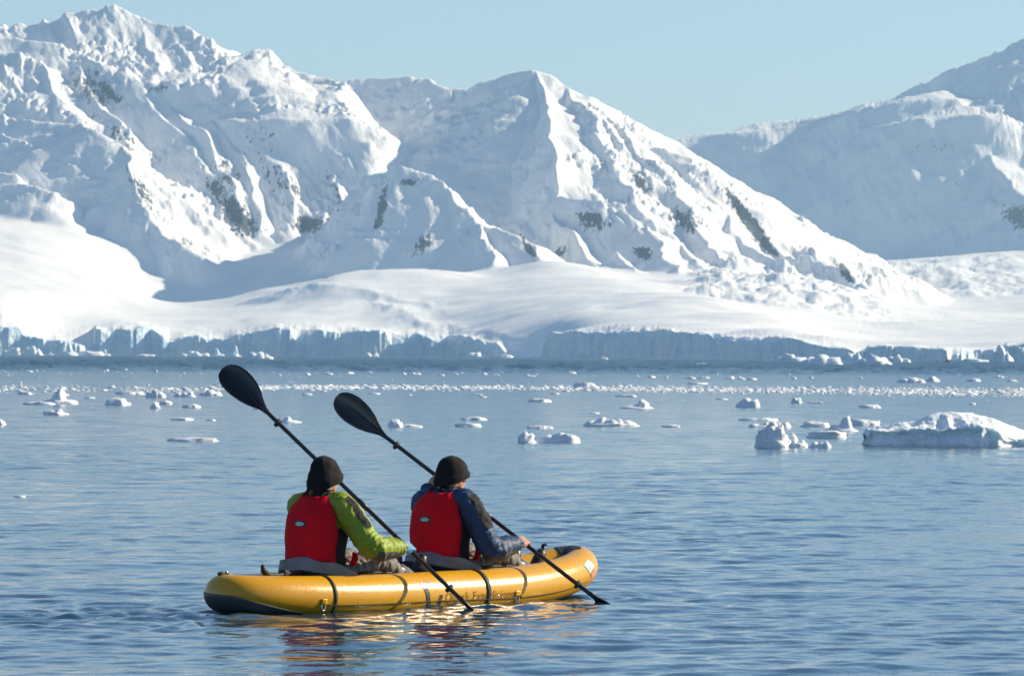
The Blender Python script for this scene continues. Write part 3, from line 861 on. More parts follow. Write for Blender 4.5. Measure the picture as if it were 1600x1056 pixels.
def build_kayak():
    kay = empty('kayak', (KP[0], KP[1], 0.0), KANG)
    tag(kay, 'yellow inflatable tandem kayak carrying two paddlers across the foreground water', 'kayak')
    n, m = 36, 220
    V, Fc = [], []
    for i in range(m):
        t = 2 * math.pi * i / m
        for k in range(n):
            V.append(tuple(k_point(t, 2 * math.pi * k / n)))
    for i in range(m):
        j = (i + 1) % m
        for k in range(n):
            l = (k + 1) % n
            Fc.append((i * n + k, j * n + k, j * n + l, i * n + l))
    hull = mesh_obj('hull_tube', V, Fc, M_HULL, kay)
    # floor
    fl = []
    for i in range(25):
        x = KXC - KA * .93 + 2 * KA * .93 * i / 24
        w = max(.05, abs(k_loop(k_t_at(x))[0].y) - .02)
        z = k_loop(k_t_at(x))[0].z - .035
        fl.append([(x, -w + 2 * w * j / 12, z + .035 * abs(math.sin(j / 12 * math.pi * 4))) for j in range(13)])
    made('floor', shell(fl, .05), M_RUB, kay)
    # grey rubbing patch under the stern
    s1 = 2 * math.pi + k_t_at(-.42)
    s0 = math.pi - .9
    made('stern_patch', shell(k_patch(s0, s1, lambda f: R(-115), lambda f: R(20 - 24 * min(1, f / .6) - 52 * max(0, (f - .6) / .4) ** 1.0), 60, 14, .002), .003), M_RUB, kay)
    # grey cap over the bow and the dark splash cover inside it
    made('bow_cap', shell(k_patch(-.34, .34, R(84), R(140), 24, 8, .002), .003), M_RUB, kay)
    cov = []
    for i in range(13):
        x = KXC + KA * (.68 + .28 * i / 12)
        p, r = k_loop(k_t_at(x))
        w = abs(p.y) + .02
        cov.append([(x, -w + 2 * w * j / 10, p.z + r * .72 - .10 * (1 - (2 * j / 10 - 1) ** 2) * (1 - i / 14)) for j in range(11)])
    made('bow_cover', shell(cov, .012), M_BLACK, kay)
    # straps round the tube, their rings, and the life line
    for x in (-.27, 1.27):
        t = k_t_at(x)
        w = .016 / KA
        made('tube_strap', shell(k_patch(t - w, t + w, R(-62), R(150), 2, 30, .0035), .003), M_WEB, kay)
    for x, a in ((-.37, -24), (1.60, -22)):
        c = k_point(k_t_at(x), R(a), .006)
        ring = [(c.x + .020 * math.cos(q), c.y, c.z + .030 * math.sin(q)) for q in np.linspace(0, 2 * math.pi, 19)[:-1]]
        rg = made('ring', tube(ring, .0035, 8, True), M_STEEL, kay)
        made('ring_patch', shell(k_patch(k_t_at(x) - .02, k_t_at(x) + .02, R(a + 6), R(a + 20), 3, 5, .004), .003), M_HULL, rg)
    ln = [tuple(k_point(k_t_at(x), R(-19 + 3 * math.sin(x * 2.2)), .004)) for x in np.linspace(-.34, 2.55, 60)]
    made('life_line', tube(ln, .0032, 6), cloth_mat('tan_cord', (.12, .07, .03), .8), kay)
    # stern valve and a carrying strap behind the rear seat
    c = k_point(math.pi - .14, R(88), 0)
    v = made('valve', tube([(c.x - .045, c.y, c.z + .006), (c.x + .045, c.y, c.z + .008)], [.012, .014], 10), M_RUB, kay)
    made('valve_cap', tube([(c.x + .02, c.y - .012, c.z + .012), (c.x + .02, c.y - .012, c.z + .022)], [.012, .010], 10), M_STEEL, v)
    h = [(-.70, -.10, .315), (-.685, -.10, .275), (-.64, -.10, .245), (-.52, -.09, .240), (-.42, -.08, .250), (-.2, -.05, .255)]
    st = made('carry_strap', tube(h, [.010, .022, .024, .014, .016, .016], 10), M_WEB, kay)
    made('buckle', box((-.45, -.08, .252), (.022, .024, .022), 0, .006), M_WEB, st)
    # bow handle strap on the far tube
    q = k_point(-k_t_at(2.62), R(110), .002)
    made('bow_strap', tube([tuple(q), (q.x + .01, q.y, q.z + .05), (q.x + .03, q.y - .02, q.z + .055)], .012, 8), M_WEB, kay)
    # seats: grey wrap-round backrest over a black base
    for k, x0 in enumerate((0.0, 1.34)):
        seat = made('seat', box((x0 - .02, 0, .125), (.20, .17, .055), 0, .03), M_BLACK, kay)
        G = []
        for i in range(9):
            row = []
            fz = i / 8
            for j in range(33):
                a = R(-112) + R(224) * j / 32
                ed = abs(j / 16 - 1)
                top = .335 - .09 * ed ** 2.2
                bot = .255 - .055 * ed ** 1.5
                z = bot + (top - bot) * fz
                rx = .175 + .03 * (1 - fz) + .012 * math.sin(a * 5 + fz * 3)
                row.append((x0 - .02 - rx * math.cos(a) * (1.0 if abs(a) < 1.57 else 1.6), -.245 * math.sin(a) * (1 + .05 * fz), z + .004 * math.sin(a * 7)))
            G.append(row)
        back = made('backrest', shell(G, -.028), M_GREY, seat)
        Gb = [[(x0 - .02 - .205 * math.cos(a) * (1.0 if abs(a) < 1.57 else 1.3), -.235 * math.sin(a), .15 + .112 * i / 3 - .03 * abs(a / 1.7) ** 2) for a in np.linspace(R(-98), R(98), 25)] for i in range(4)]
        made('backrest_base', shell(Gb, -.02), M_BLACK, seat)
        # oval maker's badge, stitched in black on the backrest
        bc = Vector((x0 - .20, .07, .305))
        ov = [(bc.x - .004 - .012 * 0, bc.y + .040 * math.cos(q), bc.z + .020 * math.sin(q)) for q in np.linspace(0, 2 * math.pi, 29)[:-1]]
        parts = [tube(ov, .0035, 6, True)]
        for yy in (-.016, -.004, .008, .02):
            parts.append(tube([(bc.x - .004, bc.y + yy, bc.z - .008), (bc.x - .004, bc.y + yy, bc.z + .008)], .0028, 6))
        parts.append(tube([(bc.x - .004, bc.y - .016, bc.z + .008), (bc.x - .004, bc.y - .004, bc.z + .008)], .0028, 6))
        parts.append(tube([(bc.x - .004, bc.y + .008, bc.z), (bc.x - .004, bc.y + .02, bc.z)], .0028, 6))
        made('seat_badge', merge(parts), M_DARKB, seat)
        for s in (-1, 1):
            p2 = k_point(k_t_at(x0 + .42), R(96), .004); 
            p2.y *= -s if s > 0 else 1
            made('seat_strap', tube([(x0 + .06, s * .235, .24), (x0 + .22, s * .25, .245), (p2.x, p2.y, p2.z)], .009, 8), M_WEB, seat)
    # black kit lashed between the two seats
    bag = made('thwart', limb([(.93, -.16, .17), (.95, 0, .2), (.93, .16, .17)], [.085, .095, .085]), M_BLACK, kay)
    # --- lettering and marks on the near side
    def on_tube(x, z_arc, off=.0035):
        t = k_t_at(x); p, r = k_loop(t)
        return k_point(t, z_arc / r, off)
    def mark(name, poly, mat, off=.0035):
        """flat mark: polygon in (along, up) metres wrapped on the tube"""
        bm = bmesh.new()
        f = bm.faces.new([bm.verts.new((a, b, 0)) for a, b in poly])
        bmesh.ops.triangulate(bm, faces=[f])
        for _ in range(3):
            bmesh.ops.subdivide_edges(bm, edges=bm.edges[:], cuts=1)
        bm.normal_update()
        for v in bm.verts:
            v.co = on_tube(v.co.x, v.co.y, off)
        me = bpy.data.meshes.new(name); bm.to_mesh(me); bm.free()
        me.materials.append(mat)
        return link(bpy.data.objects.new(name, me), kay)
    M_PRINT = new_mat('grey_hull_print', (.060, .055, .055), .35)
    M_LETTER = new_mat('letter_print', (.30, .155, .02), .35)
    # emblem: a leaning double stroke with a hooked head
    mark('emblem', [(.555, .085), (.60, .098), (.66, .092), (.655, .070), (.625, .072), (.612, .055), (.635, -.02), (.665, -.09), (.625, -.09), (.598, -.02), (.578, .045), (.55, .06)], M_PRINT)
    mark('emblem', [(.735, .0), (.765, .0), (.752, -.09), (.715, -.09)], M_PRINT)
    # name of the operator along the tube
    cu = bpy.data.curves.new('lettering', 'FONT')
    cu.body = 'Quark Expeditions'
    cu.size = .125
    cu.space_character = 1.05
    to = bpy.data.objects.new('lettering', cu)
    COL.objects.link(to)
    dg = bpy.context.evaluated_depsgraph_get()
    me = bpy.data.meshes.new_from_object(to.evaluated_get(dg))
    bpy.data.objects.remove(to); bpy.data.curves.remove(cu)
    bm = bmesh.new(); bm.from_mesh(me)
    bmesh.ops.triangulate(bm, faces=bm.faces[:])
    xs = [v.co.x for v in bm.verts]
    x_min, w = min(xs), max(xs) - min(xs)
    # one part per letter: islands whose spans overlap (the dot of an i) belong together
    bm.verts.index_update(); bm.verts.ensure_lookup_table()
    seen, isl = set(), []
    for v in bm.verts:
        if v.index in seen: continue
        st, comp = [v], []
        seen.add(v.index)
        while st:
            p = st.pop(); comp.append(p.index)
            for e in p.link_edges:
                o = e.other_vert(p)
                if o.index not in seen: seen.add(o.index); st.append(o)
        cx = [bm.verts[i].co.x for i in comp]
        isl.append([min(cx), max(cx), set(comp)])
    isl.sort(key=lambda s: s[0])
    groups = []
    for s in isl:
        if groups and s[0] < groups[-1][1] - .25 * (s[1] - s[0]): groups[-1][1] = max(groups[-1][1], s[1]); groups[-1][2] |= s[2]
        else: groups.append(s)
    for g in groups:
        ids = sorted(g[2]); mp = {i: n for n, i in enumerate(ids)}
        V = [tuple(on_tube(.80 + (bm.verts[i].co.x - x_min) / w * .76, bm.verts[i].co.y * .72 - .050, .004)) for i in ids]
        Fc = [tuple(mp[v.index] for v in f.verts) for f in bm.faces if f.verts[0].index in g[2]]
        mesh_obj('letter', V, Fc, M_LETTER, kay)
    bm.free(); bpy.data.meshes.remove(me)
    # sticker on the bow: pale blue with a red corner
    mark('sticker', [(2.50, .075), (2.60, .10), (2.66, .035), (2.56, .0)], new_mat('pale_blue_sticker', (.42, .52, .50), .4))
    mark('sticker', [(2.58, -.005), (2.65, .02), (2.665, -.015), (2.595, -.035)], new_mat('pink_sticker', (.55, .24, .16), .4), .0045)
    return kay
build_kayak()
# ------------------------------------------------------------------ paddlers
def to_local(u, v, d, s0):
    """photograph place at distance d, in the frame of a paddler sitting s0 along the kayak (x forward, y left)"""
    w = P(u, v, d)
    dx, dy = w[0] - (KP[0] + KH[0] * s0), w[1] - (KP[1] + KH[1] * s0)
    return np.array([dx * KH[0] + dy * KH[1], -(dx * KR[0] + dy * KR[1]), w[2]])

TORSO = [(.10, .12, .165, .02), (.18, .13, .175, 0), (.28, .118, .165, -.02), (.40, .108, .160, -.025), (.52, .112, .175, -.01), (.61, .112, .182, .0), (.67, .098, .170, .012), (.715, .078, .125, .02), (.76, .062, .070, .03)]
def torso_at(z):
    T = np.array(TORSO)
    return [float(np.interp(z, T[:, 0], T[:, k])) for k in (1, 2, 3)]

def hand(Hc, D, A, side):
    """a fist closed round a shaft: Hc on the shaft axis, D along the shaft, A from the wrist to the shaft"""
    Hc = np.array(Hc, float); D = np.array(D, float) / np.linalg.norm(D)
    A = np.array(A, float); A = A - D * A.dot(D); A /= np.linalg.norm(A)
    N = np.cross(D, A)                                   # the way the fingers go round
    if N[2] < 0: N = -N
    parts = []
    palm = Hc - A * .030 + N * .012
    for k, L in enumerate((.92, 1.05, 1.0, .8)):          # index .. little finger
        o = D * side * (.032 - .0215 * k)
        r = .0098 - .0006 * k
        pts = [palm + o - A * .035 + N * .012, palm + o + N * .020]
        for j in range(5):
            a = R(165 - 62 * j * L)
            pts.append(Hc + o + (A * -math.cos(a) * -1.0) * -.0 + (A * (-math.cos(a)) * -1) * 0 + (-A * math.cos(R(180) - a) + N * math.sin(R(180) - a)) * (.0185 + r))
        parts.append(limb(pts, [r * 1.15] * 2 + [r, r, r * .97, r * .92, r * .85], 8))
    th = Hc + D * side * .050
    parts.append(limb([palm + D * side * .012 - A * .02 - N * .012, palm + D * side * .040 - N * .012, th - A * .016 - N * .022, th + A * .006 - N * .027, th + A * .022 - N * .016], [.014, .0125, .011, .0105, .009], 8))
    parts.append(limb([palm - A * .040 + D * side * .012, palm + D * side * .016, palm + D * side * .012 + A * .004], [.024, .026, .018], 10))
    parts.append(limb([palm - A * .040 - D * side * .022, palm - D * side * .022, palm - D * side * .022 + A * .004], [.022, .023, .016], 10))
    wrist = palm - A * .085
    parts.append(limb([palm - A * .03, wrist], [.026, .025], 10))
    return parts, wrist

def displaced(VF, voxel, fold, name, mat, parent, smooth=5, seed=0., freq=16.):
    me, co, no = remesh(VF, voxel, smooth, name)
    x, y, z = co[:, 0], co[:, 1], co[:, 2]
    d = fold(x, y, z)
    me.vertices.foreach_set('co', (co + no * np.asarray(d)[:, None]).astype(np.float32).ravel())
    me.update()
    return from_mesh(name, me, mat, parent)

def vest_panel(z0, z1, ang0, ang1, off, thick, rows=16, cols=22, puff=.0):
    """sheet round the chest; angles in degrees, 0 = front, 180 = back, may be functions of height 0..1"""
    G = []
    for i in range(rows + 1):
        f = i / rows
        z = z0 + (z1 - z0) * f
        b, a, cx = torso_at(z)
        a0 = ang0(f) if callable(ang0) else ang0
        a1 = ang1(f) if callable(ang1) else ang1
        row = []
        for j in range(cols + 1):
            g = j / cols
            t = R(a0 + (a1 - a0) * g)
            edge = min(1.0, 5 * min(f, 1 - f, g, 1 - g) + .25)
            o = off + puff * edge + .006 * float(noise3(t * 2.1, z * 9., 3.7)) * (puff > .02)
            c, s = math.cos(t), math.sin(t)
            q = (abs(c) ** 2.5 + abs(s) ** 2.5) ** (-1 / 2.5)
            row.append((cx + (b + o) * c * q, (a + o * .8) * s * q, z))
        G.append(row)
    return shell(G, -thick)

def build_person(s0, label, shell_mat, R_hand, L_hand, shaft, R_elbow, L_elbow, head, glove, tall_hat, yaw=0.0, band=0):
    base = KP + KH * s0
    who = empty('person', (base[0], base[1], 0.0), KANG)
    tag(who, label, 'person', 'paddlers in the yellow kayak')
    rS, lS = np.array([.03, -.185, .675]), np.array([.03, .185, .675])
    rH, lH, rE, lE = map(np.array, (R_hand, L_hand, R_elbow, L_elbow))
    D = np.array(shaft) / np.linalg.norm(shaft)            # along the paddle, from the upper to the lower blade
    rparts, rW = hand(rH, D, rH - rE, -1)
    lparts, lW = hand(lH, D, lH - lE, 1)
    hx, hy, hz = head
    # ---- body: one skin from head to feet
    B = []
    B.append(rings([(z, b * .86, a * .88, cx, 0) for z, b, a, cx in TORSO]))
    B.append(limb([(.02, 0, .70), ((hx + .03) / 2, hy / 2, .78), (hx - .015, hy, hz - .05)], [.062, .058, .06]))
    cy_, sy_ = math.cos(yaw), math.sin(yaw)
    def hd(x, y, z): return (hx + x * cy_ - y * sy_, hy + x * sy_ + y * cy_, hz + z)
    B.append(ball(hd(-.008, 0, .025), (.098, .078, .098), 20, 14))       # skull
    B.append(ball(hd(.022, 0, -.045), (.072, .062, .072), 18, 12))       # face
    B.append(ball(hd(.048, 0, -.095), (.040, .040, .032), 14, 10))       # chin
    B.append(limb([hd(.088, 0, .012), hd(.104, 0, -.018), hd(.112, 0, -.036), hd(.095, 0, -.044)], [.010, .012, .015, .010], 10))   # nose
    for s in (-1, 1):
        B.append(ball(hd(.078, s * .032, .008), (.014, .016, .010), 10, 8))            # eyes
        B.append(limb([hd(.086, s * .012, .026), hd(.078, s * .045, .026)], [.010, .009], 8))   # brows
        B.append(ball(hd(.062, s * .044, -.03), (.026, .022, .024), 10, 8))             # cheeks
        B.append(limb([hd(-.006, s * .078, .012), hd(-.016, s * .088, .004), hd(-.014, s * .086, -.022), hd(-.002, s * .078, -.036)], [.012, .014, .011, .010], 10))  # ears
    B.append(limb([hd(.086, -.022, -.068), hd(.094, 0, -.067), hd(.086, .022, -.068)], [.007, .008, .007], 8))   # lips
    B.append(limb([hd(.086, -.018, -.078), hd(.092, 0, -.079), hd(.086, .018, -.078)], [.007, .008, .007], 8))
    B += rparts + lparts
    B.append(limb([rS, rE, rW], [.05, .042, .028])); B.append(limb([lS, lE, lW], [.05, .042, .028]))
    legs = []
    for s in (-1, 1):
        hip, kn, an, toe = np.array([.02, s * .095, .19]), np.array([.44, s * .13, .315]), np.array([.86, s * .10, .17]), np.array([.94, s * .11, .285])
        legs.append((hip, kn, an, toe))
        B.append(limb([hip, kn, an], [.058, .038, .026])); B.append(limb([an, (an + toe) / 2, toe], [.026, .026, .022]))
    me, co, no = remesh(merge(B), .0065, 3, 'body')
    body = from_mesh('body', me, M_SKIN, who)
    # ---- jacket
    J = [rings([(z, b + .014, a + .016, cx, 0) for z, b, a, cx in TORSO[1:-1]])]
    J.append(limb([(.03, -.05, .70), rS, (rS * .6 + rE * .4), rE, rE * .45 + rW * .55, rW], [.088, .098, .092, .083, .074, .052], 18))
    J.append(limb([(.03, .05, .70), lS, (lS * .6 + lE * .4), lE, lE * .45 + lW * .55, lW], [.088, .098, .092, .083, .074, .052], 18))
    J.append(limb([(.02, 0, .68), (hx * .5 + .015, hy / 2, .755)], [.085, .060], 16))
    def folds(x, y, z):
        # cloth bunches across the arm at the elbow, hangs in soft creases elsewhere
        f = np.zeros_like(x)
        for S_, E_, W_ in ((rS, rE, rW), (lS, lE, lW)):
            P_ = np.stack([x, y, z], -1)
            for a, b, k in ((S_, E_, 0), (E_, W_, 1)):
                ab = b - a; L = np.linalg.norm(ab)
                t = np.clip(((P_ - a) @ ab) / L ** 2, 0, 1)
                d = np.linalg.norm(P_ - (a + t[:, None] * ab), axis=1)
                near = np.exp(-(d / .10) ** 4)
                w = (np.exp(-((t - (1 if k == 0 else 0)) / .35) ** 2) + .55 * np.exp(-((t - (0 if k == 0 else 1)) / .35) ** 2) + .25)
                ph = t * L * 105 + 9.0 * noise3(x * 8 + k, y * 8, z * 8)
                w = w * (.35 + .9 * np.clip(noise3(x * 11, y * 11 + 4, z * 11) + .4, 0, 1.2))
                f += near * w * .0125 * (np.abs(np.sin(ph * .5)) * 1.6 - 1.0)
        return f * .9 + .009 * fbm(x * 13, y * 13, z * 9, 3)
    jk = displaced(merge(J), .0075, folds, 'jacket', shell_mat, who)
    # cuffs, arm band and elbow patch
    def ringband(a, b, t0, t1, rad, name, mat, par, flat=.004, n=22, arc=(0, 360)):
        a, b = np.array(a), np.array(b)
        ax = (b - a) / np.linalg.norm(b - a)
        e1 = np.cross(ax, (0, 0, 1.)); e1 /= np.linalg.norm(e1); e2 = np.cross(e1, ax)
        G = []
        for i in range(6):
            t = t0 + (t1 - t0) * i / 5
            c = a + (b - a) * t
            rr = rad(t) if callable(rad) else rad
            G.append([tuple(c + (e1 * math.cos(R(q)) + e2 * math.sin(R(q))) * rr) for q in np.linspace(arc[0], arc[1], n)])
        return made(name, shell(G, flat), mat, par)
    ringband(rE, rW, .93, 1.03, .043, 'cuff', shell_mat if not glove else M_GLOVE, jk, .006)
    ringband(lE, lW, .93, 1.03, .043, 'cuff', shell_mat, jk, .006)
    # dark band down the outside of the right upper arm and a worn patch under the forearm, lying on the sleeve
    jm = jk.data
    jco = np.empty(len(jm.vertices) * 3, np.float32); jm.vertices.foreach_get('co', jco); jco = jco.reshape(-1, 3)
    jno = np.empty(len(jm.vertices) * 3, np.float32); jm.vertices.foreach_get('normal', jno); jno = jno.reshape(-1, 3)
    def along(a, b):
        ab = b - a
        t = ((jco - a) @ ab) / (ab @ ab)
        off = jco - (a + t[:, None] * ab)
        return t, off, np.linalg.norm(off, axis=1)
    def overlay(name, mask, mat, off):
        polys = [p_.vertices[:] for p_ in jm.polygons]
        keep = [q for q in polys if all(mask[i] for i in q)]
        ids = sorted({i for q in keep for i in q}); mp = {i: n_ for n_, i in enumerate(ids)}
        if not keep: return
        return made(name, ([tuple(jco[i] + jno[i] * off) for i in ids], [tuple(mp[i] for i in q) for q in keep]), mat, jk)
    t, off, d = along(rS, rE)
    side = np.array([-.02, -1.0, .12]); side /= np.linalg.norm(side)
    ax = (rE - rS) / np.linalg.norm(rE - rS)
    e = np.cross(ax, side); e /= np.linalg.norm(e)
    overlay('arm_band', (t > -.12) & (t < .66) & (d < .13) & (off @ side > .02) & (np.abs(off @ e) < (.034 if band == 0 else .05)), M_BLACK, .0025)
    t, off, d = along(rE, rW)
    overlay('forearm_patch', (t > -.12) & (t < .80) & (d < .11) & (off[:, 2] < -.022), M_PATCH, .002)
    # ---- trousers and boots
    Tq = [rings([(.09, .13, .17, .02, 0), (.16, .15, .19, 0, 0), (.25, .14, .185, -.01, 0), (.31, .125, .172, -.02, 0)])]
    for hip, kn, an, toe in legs:
        Tq.append(limb([hip + (0, 0, .005), (hip + kn) / 2 + (0, 0, .01), kn, (kn + an) / 2, an * .92 + kn * .08], [.092, .086, .076, .066, .056], 18))
    displaced(merge(Tq), .009, lambda x, y, z: .012 * fbm(x * 22, y * 10, z * 10, 3) + .003 * np.sin(x * 90 + 6 * noise3(x * 8, y * 8, z * 8)), 'trousers', M_TROUS, who)
    for hip, kn, an, toe in legs:
        bt = merge([limb([an * .6 + kn * .4, an, an + (.03, 0, -.01)], [.062, .056, .05], 14), limb([an + (-.01, 0, -.03), (an + toe) / 2 + (.02, 0, -.005), toe + (.02, 0, .02)], [.048, .052, .042], 14)])
        me, co, no = remesh(bt, .009, 4, 'boot')
        from_mesh('boot', me, M_BOOT, who)
    # ---- life vest
    vest = made('life_vest', vest_panel(.275, .738, lambda f: 106 + 20 * sstep(.42, .92, f), lambda f: 254 - 20 * sstep(.42, .92, f), .016, .022, 26, 28, .028), M_RED, who)
    made('front_panel', vest_panel(.29, .66, lambda f: -36 + 4 * sstep(.4, .9, f), lambda f: 36 - 4 * sstep(.4, .9, f), .016, .030, 16, 20, .032), M_RED, vest)
    for s in (-1, 1):
        a = (37, 107) if s > 0 else (253, 323)
        made('side_panel', vest_panel(.285, .54, a[0], a[1], .016, .014, 8, 12, .022), M_BLACK, vest)
        made('side_strap', vest_panel(.325, .35, a[0] - 4, a[1] + 4, .034, .005, 2, 10), M_WEB, vest)
        made('shoulder_strap', tube([(-.085, s * .080, .690), (-.050, s * .088, .735), (.015, s * .092, .758), (.07, s * .090, .725), (.11, s * .085, .65)], [.028, .030, .028, .026, .024], 14), M_RED, vest)
        made('strap_web', tube([(-.06, s * .095, .752), (.0, s * .10, .786), (.06, s * .098, .762)], .011, 8), M_WEB, vest)
    b, a_, cx = torso_at(.56)
    x0 = cx - (b + .064)
    def badge(nm, hw, hh, pw, dx, mat, par):
        pts = []
        for q in np.linspace(0, 2 * math.pi, 33)[:-1]:
            c, s = math.cos(q), math.sin(q)
            k = (abs(c) ** pw + abs(s) ** pw) ** (-1 / pw)
            pts.append((hw * c * k, hh * s * k))
        V = [(x0 - dx, y + .012, z + .572) for y, z in pts] + [(x0 - dx + .012, y + .012, z + .572) for y, z in pts]
        n = len(pts)
        Fc = [tuple(range(n)), tuple(range(2 * n - 1, n - 1, -1))] + [(i, n + i, n + (i + 1) % n, (i + 1) % n) for i in range(n)]
        return made(nm, (V, Fc), mat, par, False)
    bd = badge('vest_badge', .048, .024, 4, .004, M_DARKB, vest)
    badge('badge_oval', .037, .014, 2, .007, M_PALE, bd)
    # whistle and bright tab at the front edge
    made('tab', limb([(.10, -.205, .30), (.12, -.215, .335), (.115, -.212, .37)], [.018, .024, .014], 10), M_RED, vest)
    # ---- hat and neck warmer
    k = 1.0
    H = []
    top = .128 + (.014 if tall_hat else 0)
    for i in range(15):
        f = i / 14
        zz = -.052 + (top + .052) * f
        rr = math.sqrt(max(0, 1 - (max(0, f - .25) / .75) ** (2.3 if tall_hat else 2.1)))
        bulge = 1 + .05 * math.sin(f * 7) * (1 if tall_hat else .3)
        H.append((zz, (.120 if f > .24 else .130) * rr * bulge + .002, (.102 if f > .24 else .112) * rr * bulge + .002))
    V = []
    n = 30
    for zz, rx, ry in H:
        for j in range(n):
            t = 2 * math.pi * j / n
            tilt = .040 * math.cos(t)                       # lower at the nape, higher at the brow
            lean = (-.016 if tall_hat else -.004) * max(0, zz) / .12
            V.append(hd(-.006 + rx * math.cos(t) + lean, ry * math.sin(t), zz + tilt * max(0, 1 - (zz + .052) / .16) + .006))
    Fc = [(i * n + j, i * n + (j + 1) % n, (i + 1) * n + (j + 1) % n, (i + 1) * n + j) for i in range(14) for j in range(n)]
    Fc.append(tuple(14 * n + j for j in range(n)))
    me = bpy.data.meshes.new('hat'); me.from_pydata(V, [], Fc); me.update()
    no = np.empty(len(V) * 3, np.float32); me.vertices.foreach_get('normal', no); no = no.reshape(-1, 3)
    co = np.array(V)
    w = .0055 * fbm(co[:, 0] * 26, co[:, 1] * 26, co[:, 2] * 20, 3) * (1.5 if tall_hat else .6)
    me.vertices.foreach_set('co', (co + no * w[:, None]).astype(np.float32).ravel())
    hat = from_mesh('hat', me, M_KNIT, who)
    sb = hat.modifiers.new('sub', 'SUBSURF'); sb.levels = 2; sb.render_levels = 2
    neck = rings([(.715, .082, .090, .015 + hx * .25, hy * .3), (.745, .084, .088, .02 + hx * .3, hy * .4), (.79, .078, .080, hx * .7, hy * .7), (.825, .076, .076, hx - .018, hy)], 24, False)
    displaced(merge([rings([(.705, .085, .095, .012 + hx * .25, hy * .3), (.745, .084, .088, .015 + hx * .3, hy * .4), (hz - .12, .078, .078, hx * .7 - .01, hy * .7), (hz - .082, .074, .074, hx - .025, hy)], 24)]), .007, lambda x, y, z: .006 * np.sin(z * 160 + 4 * noise3(x * 14, y * 14, z * 14)) + .004 * fbm(x * 30, y * 30, z * 30, 2), 'neck_warmer', M_BLACK, who)
    if glove:
        g, co, no = remesh(merge(rparts), .0045, 2, 'glove')
        g.vertices.foreach_set('co', (co + no * .0035).astype(np.float32).ravel()); g.update()
        from_mesh('glove', g, M_GLOVE, who)
    return who

BF = [0, .08, .16, .28, .42, .56, .68, .79, .87, .93, .97, .99, 1]
BW = [.015, .020, .036, .064, .085, .096, .098, .091, .079, .062, .042, .024, .004]
def TOT(a, d, up):
    # the lower blade starts a hand above the water
    return up + a[2] / -d[2] + .40

def build_paddle(A_, B_, up_tip, label, blade_roll):
    """A_, B_: world points on the shaft axis (upper and lower hand); up_tip: distance from the upper hand to the upper blade tip"""
    A_, B_ = Vector(A_), Vector(B_)
    d = (B_ - A_).normalized()
    tip = A_ - d * up_tip
    total = float(np.linalg.norm(np.array(A_ - d * up_tip))) * 0 + TOT(A_, d, up_tip)
    root = empty('paddle', (A_ + B_) / 2)
    tag(root, label, 'paddle', 'double bladed kayak paddles')
    o = root.location
    def L(p): return tuple(Vector(p) - o)
    bl = .49
    made('shaft', tube([L(tip + d * (bl - .10)), L(tip + d * bl), L(tip + d * (total - bl)), L(tip + d * (total - bl + .10))], [.0135, .0145, .0145, .0135], 14), M_SHAFT, root)
    made('ferrule', tube([L(tip + d * (total / 2 - .05)), L(tip + d * (total / 2 + .05))], .0172, 14), M_SHAFT, root)
    for s in (.62, total - .62):
        c = tip + d * s
        rg = merge([tube([L(c - d * .012), L(c - d * .006), L(c + d * .006), L(c + d * .012)], [.016, .034, .034, .016], 16)])
        made('drip_ring', rg, M_RUB, root)
    for end, (P0, dr, roll) in enumerate(((tip + d * bl, -d, blade_roll), (tip + d * (total - bl), d, blade_roll + R(60)))):
        dr = dr.normalized()
        view = Vector((-.15, -1, .05))
        w0 = dr.cross(view).normalized()
        w0 = Matrix.Rotation(roll, 3, dr) @ w0
        nn = w0.cross(dr).normalized()
        G = []
        rows, cols = 26, 12
        for i in range(rows + 1):
            f = (i / rows) ** .8 if i < rows else 1.0
            s = (f - .04) * bl
            hw = float(np.interp(f, BF, BW))
            asym = .010 * math.sin(f * 3.1)
            row = []
            for j in range(cols + 1):
                g = j / cols * 2 - 1
                cup = .022 * g * g * (hw / .11) - .03 * f * f
                row.append(L(P0 + dr * s + w0 * (hw * g + asym) + nn * cup))
            G.append(row)
        b = made('blade', shell(G, .006), M_BLADE, root)
        rib = [L(P0 + dr * (f * bl) + nn * (-.03 * f * f - (.004)) + w0 * .010 * math.sin(f * 3.1)) for f in np.linspace(-.05, .78, 16)]
        made('rib', tube(rib, list(np.linspace(.0135, .004, 16)), 8), M_SHAFT, b)
    return root

M_SHAFT = new_mat('black_shaft', (.012, .012, .013), .42)
def blade_mat():
    m = new_mat('black_blade', (.010, .010, .012), .28)
    T = NT(m)
    tc = T.n('ShaderNodeTexCoord')
    n1 = T.n('ShaderNodeTexNoise', Vector=tc.outputs['Object'], Scale=4.5, Detail=2.0)
    T.l(T.ramp(n1.outputs['Fac'], [(.52, (.008, .008, .010, 1)), (.60, (.030, .026, .024, 1))]), T.b.inputs['Base Color'])
    return m
M_BLADE = blade_mat()

